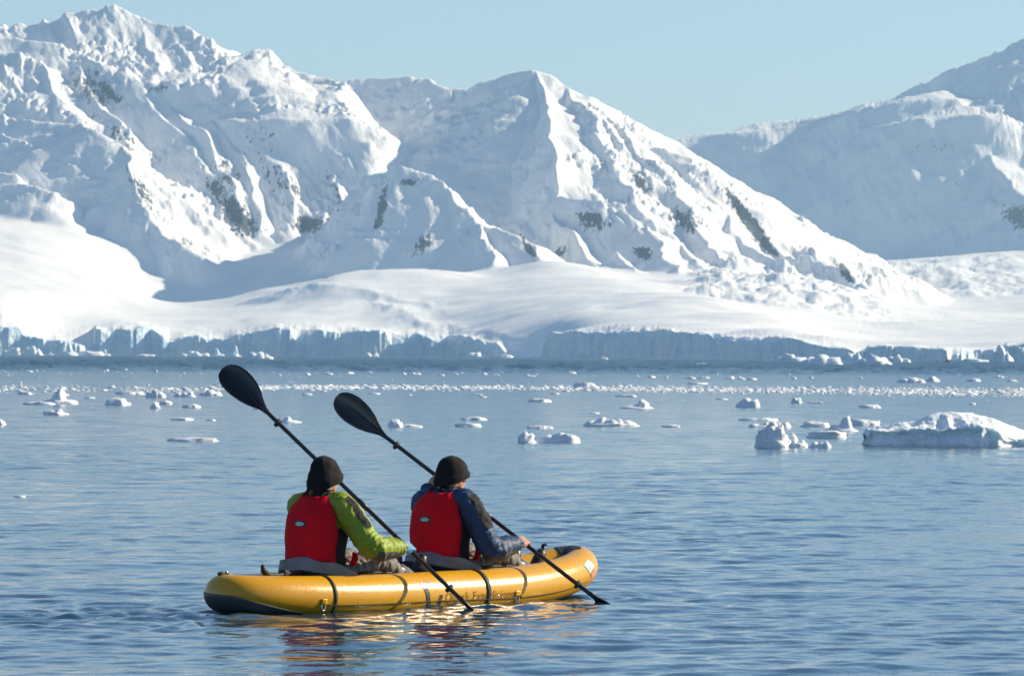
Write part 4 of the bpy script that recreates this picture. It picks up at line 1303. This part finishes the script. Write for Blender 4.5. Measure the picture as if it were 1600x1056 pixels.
def paddlers():
    # rear: hands on the shaft at these places of the photograph
    rl, ru = (640, 857, 35.45), (515, 737, 35.76)
    A_, B_ = P(*ru), P(*rl)
    D = B_ - A_
    dl = np.array([D[0] * KH[0] + D[1] * KH[1], -(D[0] * KR[0] + D[1] * KR[1]), D[2]])
    build_person(0.0, 'rear paddler in lime green jacket, red life vest and tall black knit hat', M_GREEN, to_local(*rl, 0.0), to_local(*ru, 0.0), dl, (.13, -.37, .415), (.30, .29, .60), (.06, -.005, .878), True, True)
    tipd = P(349, 560, 36.17)
    build_paddle(A_, B_, np.linalg.norm(A_ - tipd), 'black double bladed paddle held by the rear paddler, raised blade farther left', R(8))
    fl, fu = (820, 848, 36.5), (688, 747, 36.78)
    A_, B_ = P(*fu), P(*fl)
    D = B_ - A_
    dl = np.array([D[0] * KH[0] + D[1] * KH[1], -(D[0] * KR[0] + D[1] * KR[1]), D[2]])
    build_person(1.33, 'front paddler in navy blue jacket, red life vest and round black knit hat', M_NAVY, to_local(*fl, 1.33), to_local(*fu, 1.33), dl, (.11, -.35, .37), (.24, .335, .545), (.095, -.005, .876), False, False, -.28, 1)
    tipd = P(524, 605, 37.1)
    build_paddle(A_, B_, np.linalg.norm(A_ - tipd), 'black double bladed paddle held by the front paddler, nearer the bow', R(-6))
paddlers()
# ------------------------------------------------------------------ floating ice
def ice_mat(name, a, b, sss=.0, scale=1.5):
    m = new_mat(name, a, .55, spec=.35)
    T = NT(m)
    tc = T.n('ShaderNodeTexCoord')
    n1 = T.n('ShaderNodeTexNoise', Vector=tc.outputs['Object'], Scale=scale, Detail=5.0, Roughness=.6)
    T.l(T.ramp(n1.outputs['Fac'], [(.34, a + (1,)), (.62, b + (1,))]), T.b.inputs['Base Color'])
    n2 = T.n('ShaderNodeTexNoise', Vector=tc.outputs['Object'], Scale=scale * 7, Detail=5.0, Roughness=.65)
    bp = T.n('ShaderNodeBump', Strength=.5, Distance=.05, Height=n2.outputs['Fac'])
    T.l(bp.outputs[0], T.b.inputs['Normal'])
    if sss:
        T.b.inputs['Subsurface Weight'].default_value = sss
        T.b.inputs['Subsurface Radius'].default_value = (.12, .3, .4)
        T.b.inputs['Subsurface Scale'].default_value = .5
    return m
M_FLOE = ice_mat('floe_ice', (.76, .82, .85), (.88, .89, .89), 0)
M_BERGY = ice_mat('bergy_ice', (.76, .83, .86), (.88, .895, .90), .2, .8)
M_BERGY.node_tree.nodes['Bump'].inputs['Strength'].default_value = .25
M_FAR = ice_mat('far_ice', (.62, .78, .85), (.88, .90, .91), 0, .12)

def ico(sub):
    bm = bmesh.new()
    bmesh.ops.create_icosphere(bm, subdivisions=sub, radius=1.0)
    bm.verts.ensure_lookup_table()
    V = np.array([v.co[:] for v in bm.verts]); Fc = np.array([[v.index for v in f.verts] for f in bm.faces])
    bm.free()
    return V, Fc
ICO = {k: ico(k) for k in (1, 2, 3, 4)}

def lump(rs, sub, rx, ry, h, rough=.46, flat=.0):
    """one lump of drift ice standing on the water: a noisy ball, cut flat under water"""
    V, Fc = ICO[sub]
    o = rs.rand(3) * 50
    n = fbm(V[:, 0] * 1.7 + o[0], V[:, 1] * 1.7 + o[1], V[:, 2] * 1.7 + o[2], 5, 2.1, .56)
    k = ridged(V[:, 0] * 2.1 + o[1], V[:, 1] * 2.1 + o[2], V[:, 2] * 2.1 + o[0], 3) - .9
    r = 1 + rough * n + rough * .35 * k
    Q = V * r[:, None]
    if flat:                                   # table-like top
        Q[:, 2] = np.where(Q[:, 2] > flat, flat + (Q[:, 2] - flat) * .25, Q[:, 2])
    z = Q[:, 2] / max(Q[:, 2].max(), .1)
    k2 = np.where(z < .12, 1 + .5 * np.clip(.12 - z, 0, .6), 1.0)     # widest under water
    z = np.where(z < 0, z * .45, z)
    return np.stack([Q[:, 0] * rx * k2, Q[:, 1] * ry * k2, z * h * 1.1], -1), Fc

def piece(rs, kind, w, h, sub=3):
    """vertices and faces of one floating piece, w wide and h high"""
    parts = []
    if kind == 'lump':
        parts.append(lump(rs, sub, w / 2, w * .4, h))
    elif kind == 'boulder':
        for k in range(9):
            V, Fc = lump(rs, 3, w * (.22 + .14 * rs.rand()), w * .26, h * (.45 + .55 * rs.rand()) if k else h, .5)
            parts.append((V + np.array([(rs.rand() - .5) * w * .62 * (k > 0), (rs.rand() - .5) * w * .3, 0]), Fc))
        parts.append(lump(rs, 3, w * .46, w * .36, h * .62, .4))
    elif kind == 'slab':
        parts.append(lump(rs, sub, w / 2, w * .32, h * .75, .42, .3))
    elif kind == 'spire':
        parts.append(lump(rs, sub, w * .5, w * .38, h * .45, .3))
        V, Fc = lump(rs, sub, w * .2, w * .2, h, .3)
        parts.append((V + np.array([(rs.rand() - .5) * w * .4, 0, 0]), Fc))
    else:                                       # a row of lumps frozen together
        n = max(3, int(w / max(h, .01) * .9))
        n = min(n, 7)
        parts.append(lump(rs, sub, w * .5, w * .22, h * .45, .25, .4))
        for i in range(n):
            x = (i + .5) / n - .5
            hh = h * (.55 + .45 * rs.rand()) if i != n // 3 else h
            V, Fc = lump(rs, max(2, sub - 1), w / n * (.6 + .35 * rs.rand()), w / n * .7, hh, .4)
            parts.append((V + np.array([x * w * .86, (rs.rand() - .5) * w * .12, 0]), Fc))
    return merge(parts)

def chunk(u0, u1, vb, vt, kind, label, group=None, name='ice_chunk', sub=3, mat=None, seed=None):
    um = (u0 + u1) / 2
    q = W(um, vb)
    if name == 'iceberg' and q[1] > 3000:
        q = P(um, vb, float(np.interp(um, TER_U, SHORE_Y)) - 60 if 'TER_U' in globals() else 4000.); q[2] = 0
    px = q[1] / F
    w, h = (u1 - u0) * px, max((vb - vt) * px, .02)
    rs = np.random.RandomState(int(um * 7 + vb) if seed is None else seed)
    VF = piece(rs, kind, w, h, sub)
    o = made(name, VF, mat or M_FLOE)
    o.location = (q[0], q[1] + w * .3, -.10 * h)
    cat = 'iceberg' if name == 'iceberg' else 'ice'
    tag(o, label, cat, group)
    return o

def big_bergy():
    """long domed floe: shaded, undercut front wall with a lip, snowy dome behind it"""
    d = W(1480, 697)[1]
    px = d / F
    us = np.linspace(1360, 1655, 190)
    lip = np.interp(us, [1360, 1364, 1400, 1430, 1480, 1540, 1556, 1575, 1610, 1655], [684, 671, 671, 668, 668, 662, 668, 684, 688, 696]) 
    dome = np.interp(us, [1360, 1400, 1430, 1460, 1490, 1520, 1560, 1600, 1655], [680, 663, 655, 645, 641, 643, 652, 667, 695])
    H1, H2 = (697 - lip) * px * .95, (697 - dome) * px * .93
    H1 = H1 * (1 + .10 * fbm(us / 18., .2, .9, 3)); H2 = np.maximum(H2, H1 * 1.02)
    x = (us - 1490) * px
    yf = .22 * fbm(us / 40., .5, .3, 3) + .10 * np.sin((us - 1360) / 30.) + .35 * sstep(1560, 1640, us) + .25 * sstep(1380, 1358, us)
    cols = []
    prof = [(-.05, -.35, 0), (.02, -.05, 0), (.03, .12, 0), (.06, .3, 0), (.09, .5, 0), (.08, .7, 0), (.04, .85, 0), (.02, .94, 0), (.05, .99, 0), (.12, 1.0, 0), (.22, 1.0, .05), (.32, 1.0, .14), (.42, 1, .28), (.52, 1, .46), (.62, 1, .64), (.74, 1, .80), (.88, 1, .92), (1.05, 1, 1.0), (1.25, 1, .98), (1.45, 1, .86), (1.65, 1, .6), (1.8, .8, .3), (1.88, .4, 0), (1.9, -.35, 0)]
    for (y, a, b) in prof:
        cols.append(np.stack([x, yf + y, np.where(a < 1, a * H1, H1 + (H2 - H1) * b)], -1))
    G = np.array(cols)
    # refine along the profile
    t = np.linspace(0, len(prof) - 1, 110)
    i0 = np.minimum(t.astype(int), len(prof) - 2); f = (t - i0)[:, None, None]
    G = G[i0] * (1 - f) + G[i0 + 1] * f
    for _ in range(2): G[1:-1] = (G[:-2] + 2 * G[1:-1] + G[2:]) / 4
    Nn = np.cross(np.gradient(G, axis=1), np.gradient(G, axis=0)); Nn /= np.linalg.norm(Nn, axis=-1, keepdims=True) + 1e-9
    gx, gy, gz = G[..., 0], G[..., 1], G[..., 2]
    n = .075 * fbm(gx * 1.7, gy * 1.7, gz * 2.6, 4) - .03 * np.abs(fbm(gx * 3.0 + 9, gy * 3.0, gz * 2.0, 3)) + .003 * fbm(gx * 14, gy * 14, gz * 14, 3)
    G = G + Nn * n[..., None]
    o = grid_obj('ice_floe', G, M_BERGY)
    o.location = ((1490 - 800) * px, d, 0)
    tag(o, 'largest ice floe, long and domed with a grey shaded front, at the right edge', 'ice')
big_bergy()

# pieces one can point at: (left, right, waterline, top, kind, label)
NAMED = [
    (1183, 1232, 699, 657, 'boulder', 'tall rounded snowy ice lump left of the large domed floe'),
    (1218, 1263, 699, 676, 'cluster', 'lower knobbly ice piece leaning on the tall rounded lump'),
    (1266, 1300, 700, 689, 'cluster', 'small low ice piece just right of the tall rounded lump'),
    (1170, 1236, 668, 659, 'cluster', 'ragged ice ledge right behind the tall rounded lump'),
    (1160, 1212, 657, 651, 'slab', 'long thin flat ice sliver above the tall rounded lump'),
    (1255, 1297, 667, 654, 'slab', 'small flat ice slab left in the cluster beside the domed floe'),
    (1262, 1326, 684, 668, 'slab', 'broad low ice slab lowest in the cluster beside the domed floe'),
    (1288, 1340, 674, 649, 'spire', 'pointed ice lump at the top of the cluster beside the domed floe'),
    (1328, 1373, 664, 652, 'slab', 'flat ice piece at the right end of the cluster beside the domed floe'),
    (810, 838, 691, 672, 'lump', 'small squarish ice lump at mid distance right of the front paddle blade'),
    (845, 901, 691, 675, 'cluster', 'row of knobbly ice beside the squarish lump at mid distance'),
    (915, 993, 666, 652, 'cluster', 'long low knobbly ice strip at mid distance in the middle'),
    (967, 1022, 638, 623, 'spire', 'ice piece with a flat tail floating beyond the long knobbly strip'),
    (964, 995, 620, 615, 'slab', 'thin ice sliver just behind the piece with a flat tail'),
    (1152, 1186, 636, 621, 'cluster', 'compact white ice lump alone under the brash ice band at right'),
    (1237, 1254, 630, 621, 'lump', 'tiny ice lump between the brash ice band and the right cluster'),
    (1262, 1288, 630, 626, 'slab', 'thin low ice flake right of the tiny lump under the brash band'),
    (1345, 1376, 637, 630, 'slab', 'small oval ice slab above the large domed floe'),
    (827, 858, 628, 620, 'slab', 'small flat ice piece below the brash band near the middle'),
    (712, 753, 667, 657, 'slab', 'flat ice slab right of the front paddle blade'),
    (722, 759, 656, 649, 'slab', 'thin ice slab just behind the flat slab by the front paddle blade'),
    (607, 628, 668, 654, 'lump', 'small upright ice lump touching the edge of the front paddle blade'),
    (622, 657, 668, 660, 'slab', 'low ice strip right of the upright lump by the front paddle blade'),
    (436, 470, 660, 650, 'spire', 'small ice piece with raised right end between the two paddle blades'),
    (263, 343, 690, 681, 'slab', 'long flat white ice slab left of the rear paddle shaft'),
    (62, 118, 631, 607, 'spire', 'white ice piece with two small peaks at the far left'),
    (38, 82, 632, 625, 'slab', 'low grey ice shelf in front of the twin peaked piece'),
    (70, 103, 648, 638, 'lump', 'small rounded ice hump below the twin peaked piece at left'),
    (165, 203, 633, 621, 'lump', 'low pale ice hump right of the twin peaked piece'),
    (-14, 9, 664, 652, 'lump', 'ice lump cut off by the left edge of the picture'),
    (235, 250, 638, 626, 'lump', 'tiny upright ice knob left of the rear paddle blade'),
    (249, 267, 632, 623, 'slab', 'tilted ice flake beside the tiny upright knob at left'),
    (286, 312, 637, 629, 'slab', 'little ice slab just left of the rear paddle blade tip'),
    (229, 256, 621, 610, 'cluster', 'knobbly ice piece in the sparse left part of the brash band'),
    (182, 222, 616, 609, 'slab', 'flat pale floe in the sparse left part of the brash band'),
    (272, 305, 620, 612, 'cluster', 'broken ice piece second from the rear paddle blade in the left band'),
    (311, 345, 618, 609, 'cluster', 'broken ice piece nearest the rear paddle blade in the left band'),
    (28, 49, 616, 609, 'slab', 'square ice bit left of the twin peaked piece'),
    (1075, 1105, 600, 596, 'slab', 'thin floe lying just beyond the brash band right of centre'),
    (897, 934, 606, 596, 'lump', 'rounded ice hump riding on the brash band near the middle'),
    (1404, 1446, 598, 588, 'cluster', 'bright ice cluster beyond the brash band at right'),
    (1449, 1467, 596, 588, 'lump', 'small ice lump right of the bright cluster beyond the band'),
    (1512, 1532, 596, 589, 'slab', 'small far floe under the distant boat, near the right edge'),
    (268, 302, 656, 651, 'slab', 'faint thin ice sliver above the long flat slab at left'),
    (22, 41, 777, 773, 'slab', 'lone tiny ice flake on open water at the left edge'),
    (1036, 1062, 667, 662, 'slab', 'faint ice flake right of the long knobbly strip'),
    (826, 860, 669, 663, 'slab', 'thin ice sliver above the squarish lump at mid distance'),
]
for r in NAMED:
    big = (r[1] - r[0]) > 45
    chunk(*r, sub=4 if (big and r[4] == 'lump') else 3)

# bergs stranded before the glacier front
FARB = [
    (2, 30, 556, 543, 'cluster', 'broken white ice rubble at the foot of the cliff, far left edge'),
    (34, 66, 556, 540, 'cluster', 'second pile of white ice rubble under the far left cliff'),
    (39, 49, 557, 541, 'spire', 'thin bright ice pinnacle under the far left cliff'),
    (72, 86, 556, 549, 'lump', 'small white berg right of the thin pinnacle'),
    (92, 122, 555, 534, 'spire', 'sunlit pyramid shaped berg before the left cliff'),
    (118, 158, 555, 543, 'slab', 'low sloping berg attached right of the pyramid berg'),
    (157, 174, 557, 546, 'spire', 'small white berg with a knob, right of the pyramid berg'),
    (210, 240, 557, 552, 'slab', 'flat white berg lying low before the left cliff'),
    (277, 325, 555, 546, 'cluster', 'bright ice rubble at the cliff foot left of the rear paddle blade'),
    (328, 352, 555, 541, 'spire', 'leaning pale ice tower at the cliff foot left of the rear blade'),
    (354, 376, 555, 538, 'spire', 'pale ice tower at the cliff foot behind the rear blade tip'),
    (388, 425, 562, 549, 'cluster', 'bright turquoise white berg right beside the rear paddle blade'),
    (568, 580, 557, 546, 'slab', 'left foot of the small pale ice arch in the cliff shadow'),
    (579, 592, 558, 540, 'spire', 'curved white ice horn alone in the shaded cliff front'),
    (728, 775, 559, 550, 'cluster', 'low turquoise berg before the cliff near the middle'),
    (773, 802, 560, 552, 'slab', 'white block berg beside the low turquoise berg'),
    (862, 912, 561, 548, 'cluster', 'white ice rubble at the right foot of the snow tongue'),
    (938, 950, 563, 557, 'lump', 'small white growler right of the snow tongue rubble'),
    (1085, 1106, 571, 566, 'slab', 'flat white growler on the dark channel right of centre'),
    (1207, 1262, 569, 551, 'cluster', 'left part of the large ice rubble heap off the headland'),
    (1252, 1316, 571, 553, 'cluster', 'middle part of the large ice rubble heap off the headland'),
    (1306, 1352, 571, 548, 'cluster', 'tallest part of the ice rubble heap off the headland'),
    (1344, 1393, 572, 552, 'lump', 'rounded right end of the ice rubble heap off the headland'),
    (1384, 1424, 567, 553, 'cluster', 'pale jumble of ice between the headland and the boat'),
    (1504, 1546, 567, 557, 'slab', 'flat topped pale berg right of the distant boat'),
    (1548, 1582, 568, 538, 'cluster', 'jagged sunlit ice pile before the right cliff'),
    (1576, 1622, 568, 540, 'cluster', 'jagged sunlit ice pile cut by the right edge'),
    (1440, 1456, 572, 569, 'slab', 'thin white growler left of the distant boat'),
]
for r in FARB:
    chunk(*r, name='iceberg', mat=M_FAR)

# loose far pieces nobody could tell apart one from another
rs_ = np.random.RandomState(21)
FARL = [(5, 580), (24, 582), (44, 581), (56, 580), (90, 584), (166, 580), (195, 579), (230, 580), (243, 581), (436, 587), (455, 585), (481, 586), (512, 585), (530, 585), (545, 584), (577, 583), (594, 585), (631, 585), (648, 585), (662, 585), (690, 587), (712, 585),
        (748, 584), (757, 585), (775, 586), (882, 583), (893, 584), (828, 588), (1006, 590), (1018, 590), (1040, 591), (1060, 590), (1080, 592), (1100, 591), (1120, 590), (1140, 592), (1156, 592), (1160, 591), (1175, 593), (1240, 592), (1265, 590), (1268, 591), (1345, 592), (1545, 594), (1582, 596), (1560, 590), (1490, 592)]
for i, (u, v) in enumerate(FARL):
    if i % 3 == 1: continue
    w = 6 + 16 * rs_.rand() ** 2
    zone = 0 if u < 400 else (1 if u < 960 else 2)
    lab = ['small scattered ice piece beyond the brash band, left of the paddle blades', 'small scattered ice piece beyond the brash band, in the middle stretch', 'small scattered ice piece beyond the brash band, in the right stretch'][zone]
    chunk(u - w / 2, u + w / 2, v, v - 2.2 - 2.2 * rs_.rand(), 'lump' if i % 3 else 'cluster', lab, ['far ice pieces at left', 'far ice pieces in the middle', 'far ice pieces at right'][zone], sub=2, seed=i)
for i, (u, v) in enumerate([(100, 618), (140, 622), (480, 617), (585, 616), (640, 618), (745, 617), (755, 621), (868, 616), (930, 646), (1128, 624), (1520, 632), (330, 657), (402, 640)]):
    w = 7 + 13 * rs_.rand()
    chunk(u - w / 2, u + w / 2, v, v - 2.2 - 1.6 * rs_.rand(), 'slab' if i % 2 else 'lump', 'small loose ice bit drifting on the near side of the brash band', 'loose bits near the brash band', sub=2, seed=100 + i)

# the band of brash ice: thousands of bits, too small to pick apart
def brash():
    rs = np.random.RandomState(4)
    V0, F0 = ICO[1]
    forms = []
    for k in range(12):
        n = 1 + .35 * fbm(V0[:, 0] * 1.7 + k * 9, V0[:, 1] * 1.7, V0[:, 2] * 1.7, 2)
        Q = V0 * n[:, None]
        Q[:, 2] = np.where(Q[:, 2] < 0, Q[:, 2] * .4, Q[:, 2])
        forms.append(Q)
    Vs, Fs, o = [], [], 0
    def add(u, v, wpx, hpx):
        nonlocal o
        q = W(u, v)
        px = q[1] / F
        Q = forms[rs.randint(12)]
        a = rs.rand() * 6.28
        c, s = math.cos(a), math.sin(a)
        w, h = wpx * px / 2, hpx * px
        X = (Q[:, 0] * c - Q[:, 1] * s) * w; Y = (Q[:, 0] * s + Q[:, 1] * c) * w * 1.2
        Vs.append(np.stack([X + q[0], Y + q[1], Q[:, 2] * h - .01], -1)); Fs.append(F0 + o); o += len(Q)
    n = 0
    while n < 5600:
        u = rs.rand() * 1680 - 40
        mid = np.interp(u, [0, 300, 450, 700, 800, 1100, 1600], [607, 609, 605, 606, 606, 609, 613])
        dens = np.interp(u, [0, 150, 350, 430, 700, 800, 1000, 1300, 1600], [.22, .14, .3, .9, .7, .55, .9, 1, 1])
        clump = .5 + .8 * float(noise3(u / 34., 0.4, 0.1)) + .5 * float(noise3(u / 9., 0.9, 0.1))
        if rs.rand() > dens * np.clip(clump + .25, .12, 1): continue
        v = mid + rs.randn() * np.interp(u, [0, 400, 900, 1600], [3.0, 1.7, 2.0, 3.4])
        add(u, max(v, 597), 3.0 + 16 * rs.rand() ** 3, .7 + 2.2 * rs.rand() ** 2.6)
        n += 1
    for _ in range(180):                               # strays
        u = rs.rand() * 1640 - 20
        v = 575 + 75 * rs.rand() ** 1.6
        add(u, v, 1.2 + 2.6 * rs.rand(), .8 + .9 * rs.rand())
    for _ in range(90):
        add(rs.rand() * 1640 - 20, 582 + rs.randn() * 2.5, 2 + 4 * rs.rand(), 1.2 + rs.rand())
    V = np.concatenate(Vs); Fc = np.concatenate(Fs)
    me = bpy.data.meshes.new('brash_ice')
    me.vertices.add(len(V)); me.vertices.foreach_set('co', V.astype(np.float32).ravel())
    me.loops.add(len(Fc) * 3); me.polygons.add(len(Fc))
    me.loops.foreach_set('vertex_index', Fc.astype(np.int32).ravel())
    me.polygons.foreach_set('loop_start', np.arange(0, len(Fc) * 3, 3, dtype=np.int32))
    me.update(calc_edges=True)
    me.materials.append(M_FLOE)
    ob = link(bpy.data.objects.new('brash_ice', me))
    tag(ob, 'thin band of broken brash ice drifting across the far water', 'ice', kind='stuff')
brash()

# ------------------------------------------------------------------ rubber boat far off at the right
def far_boat():
    q = W(1474, 568.4)
    r = empty('inflatable_boat', (q[0], q[1], .1), R(172))
    tag(r, 'tiny dark inflatable motor boat far away before the right ice cliff', 'boat')
    side = lambda s: [(-1.6, s * .75, .32), (0, s * .78, .32), (1.2, s * .62, .40), (1.9, s * .25, .56)]
    made('hull_tube', merge([limb(side(1), [.27, .27, .26, .22], 12), limb(side(-1), [.27, .27, .26, .22], 12), limb([(1.85, .28, .55), (2.0, 0, .6), (1.85, -.28, .55)], [.22, .2, .22], 12)]), M_BOOT, r)
    made('floor', box((0, 0, .12), (1.6, .6, .08), 0, .03), M_RUB, r)
    made('transom', box((-1.5, 0, .42), (.06, .6, .3), 0, .02), M_RUB, r)
    mo = made('outboard_motor', box((-1.78, 0, .85), (.22, .16, .24), 0, .06), M_BLACK, r)
    made('motor_leg', box((-1.75, 0, .2), (.07, .06, .5), 0, .02), M_BLACK, mo)
    f = empty('person', (q[0] + 1.05, q[1] - .05, .3), R(172))
    tag(f, 'tiny figure in a red jacket sitting in the far off boat', 'person')
    me, co, no = remesh(merge([limb([(0, 0, .45), (.02, 0, .75), (.03, 0, 1.02)], [.19, .2, .15]), ball((.05, 0, 1.28), (.12, .11, .14)), limb([(.03, .2, .98), (.12, .27, .75), (.3, .2, .6)], [.09, .075, .05]), limb([(.03, -.2, .98), (.12, -.27, .75), (.3, -.2, .6)], [.09, .075, .05]), limb([(0, .1, .42), (.42, .12, .45), (.5, .12, .05)], [.11, .09, .07]), limb([(0, -.1, .42), (.42, -.12, .45), (.5, -.12, .05)], [.11, .09, .07])]), .03, 3, 'body')
    from_mesh('body', me, M_BLACK, f)
    made('jacket', rings([(.40, .21, .24, 0, 0), (.7, .23, .27, .02, 0), (.98, .2, .27, .03, 0), (1.12, .11, .12, .04, 0)], 18), cloth_mat('red_far_jacket', (.40, .03, .03)), f)
far_boat()
# ------------------------------------------------------------------ the air between here and the mountains
def build_haze():
    x, y0, y1, z0, z1 = 1500., -60., 9400., -3., 620.
    v = [(-x, y0, z0), (x, y0, z0), (x, y1, z0), (-x, y1, z0), (-x, y0, z1), (x, y0, z1), (x, y1, z1), (-x, y1, z1)]
    f = [(0, 3, 2, 1), (4, 5, 6, 7), (0, 1, 5, 4), (1, 2, 6, 5), (2, 3, 7, 6), (3, 0, 4, 7)]
    m = bpy.data.materials.new('haze')
    m.use_nodes = True
    t = m.node_tree
    t.nodes.clear()
    o = t.nodes.new('ShaderNodeOutputMaterial')
    p = t.nodes.new('ShaderNodeVolumePrincipled')
    p.inputs['Color'].default_value = (.47, .76, 1.0, 1)
    p.inputs['Density'].default_value = 6.6e-5
    p.inputs['Anisotropy'].default_value = 0.1
    t.links.new(p.outputs[0], o.inputs['Volume'])
    tag(mesh_obj('haze', v, f, m, smooth=False), 'thin pale blue air between the camera and the mountains', kind='stuff')
build_haze()
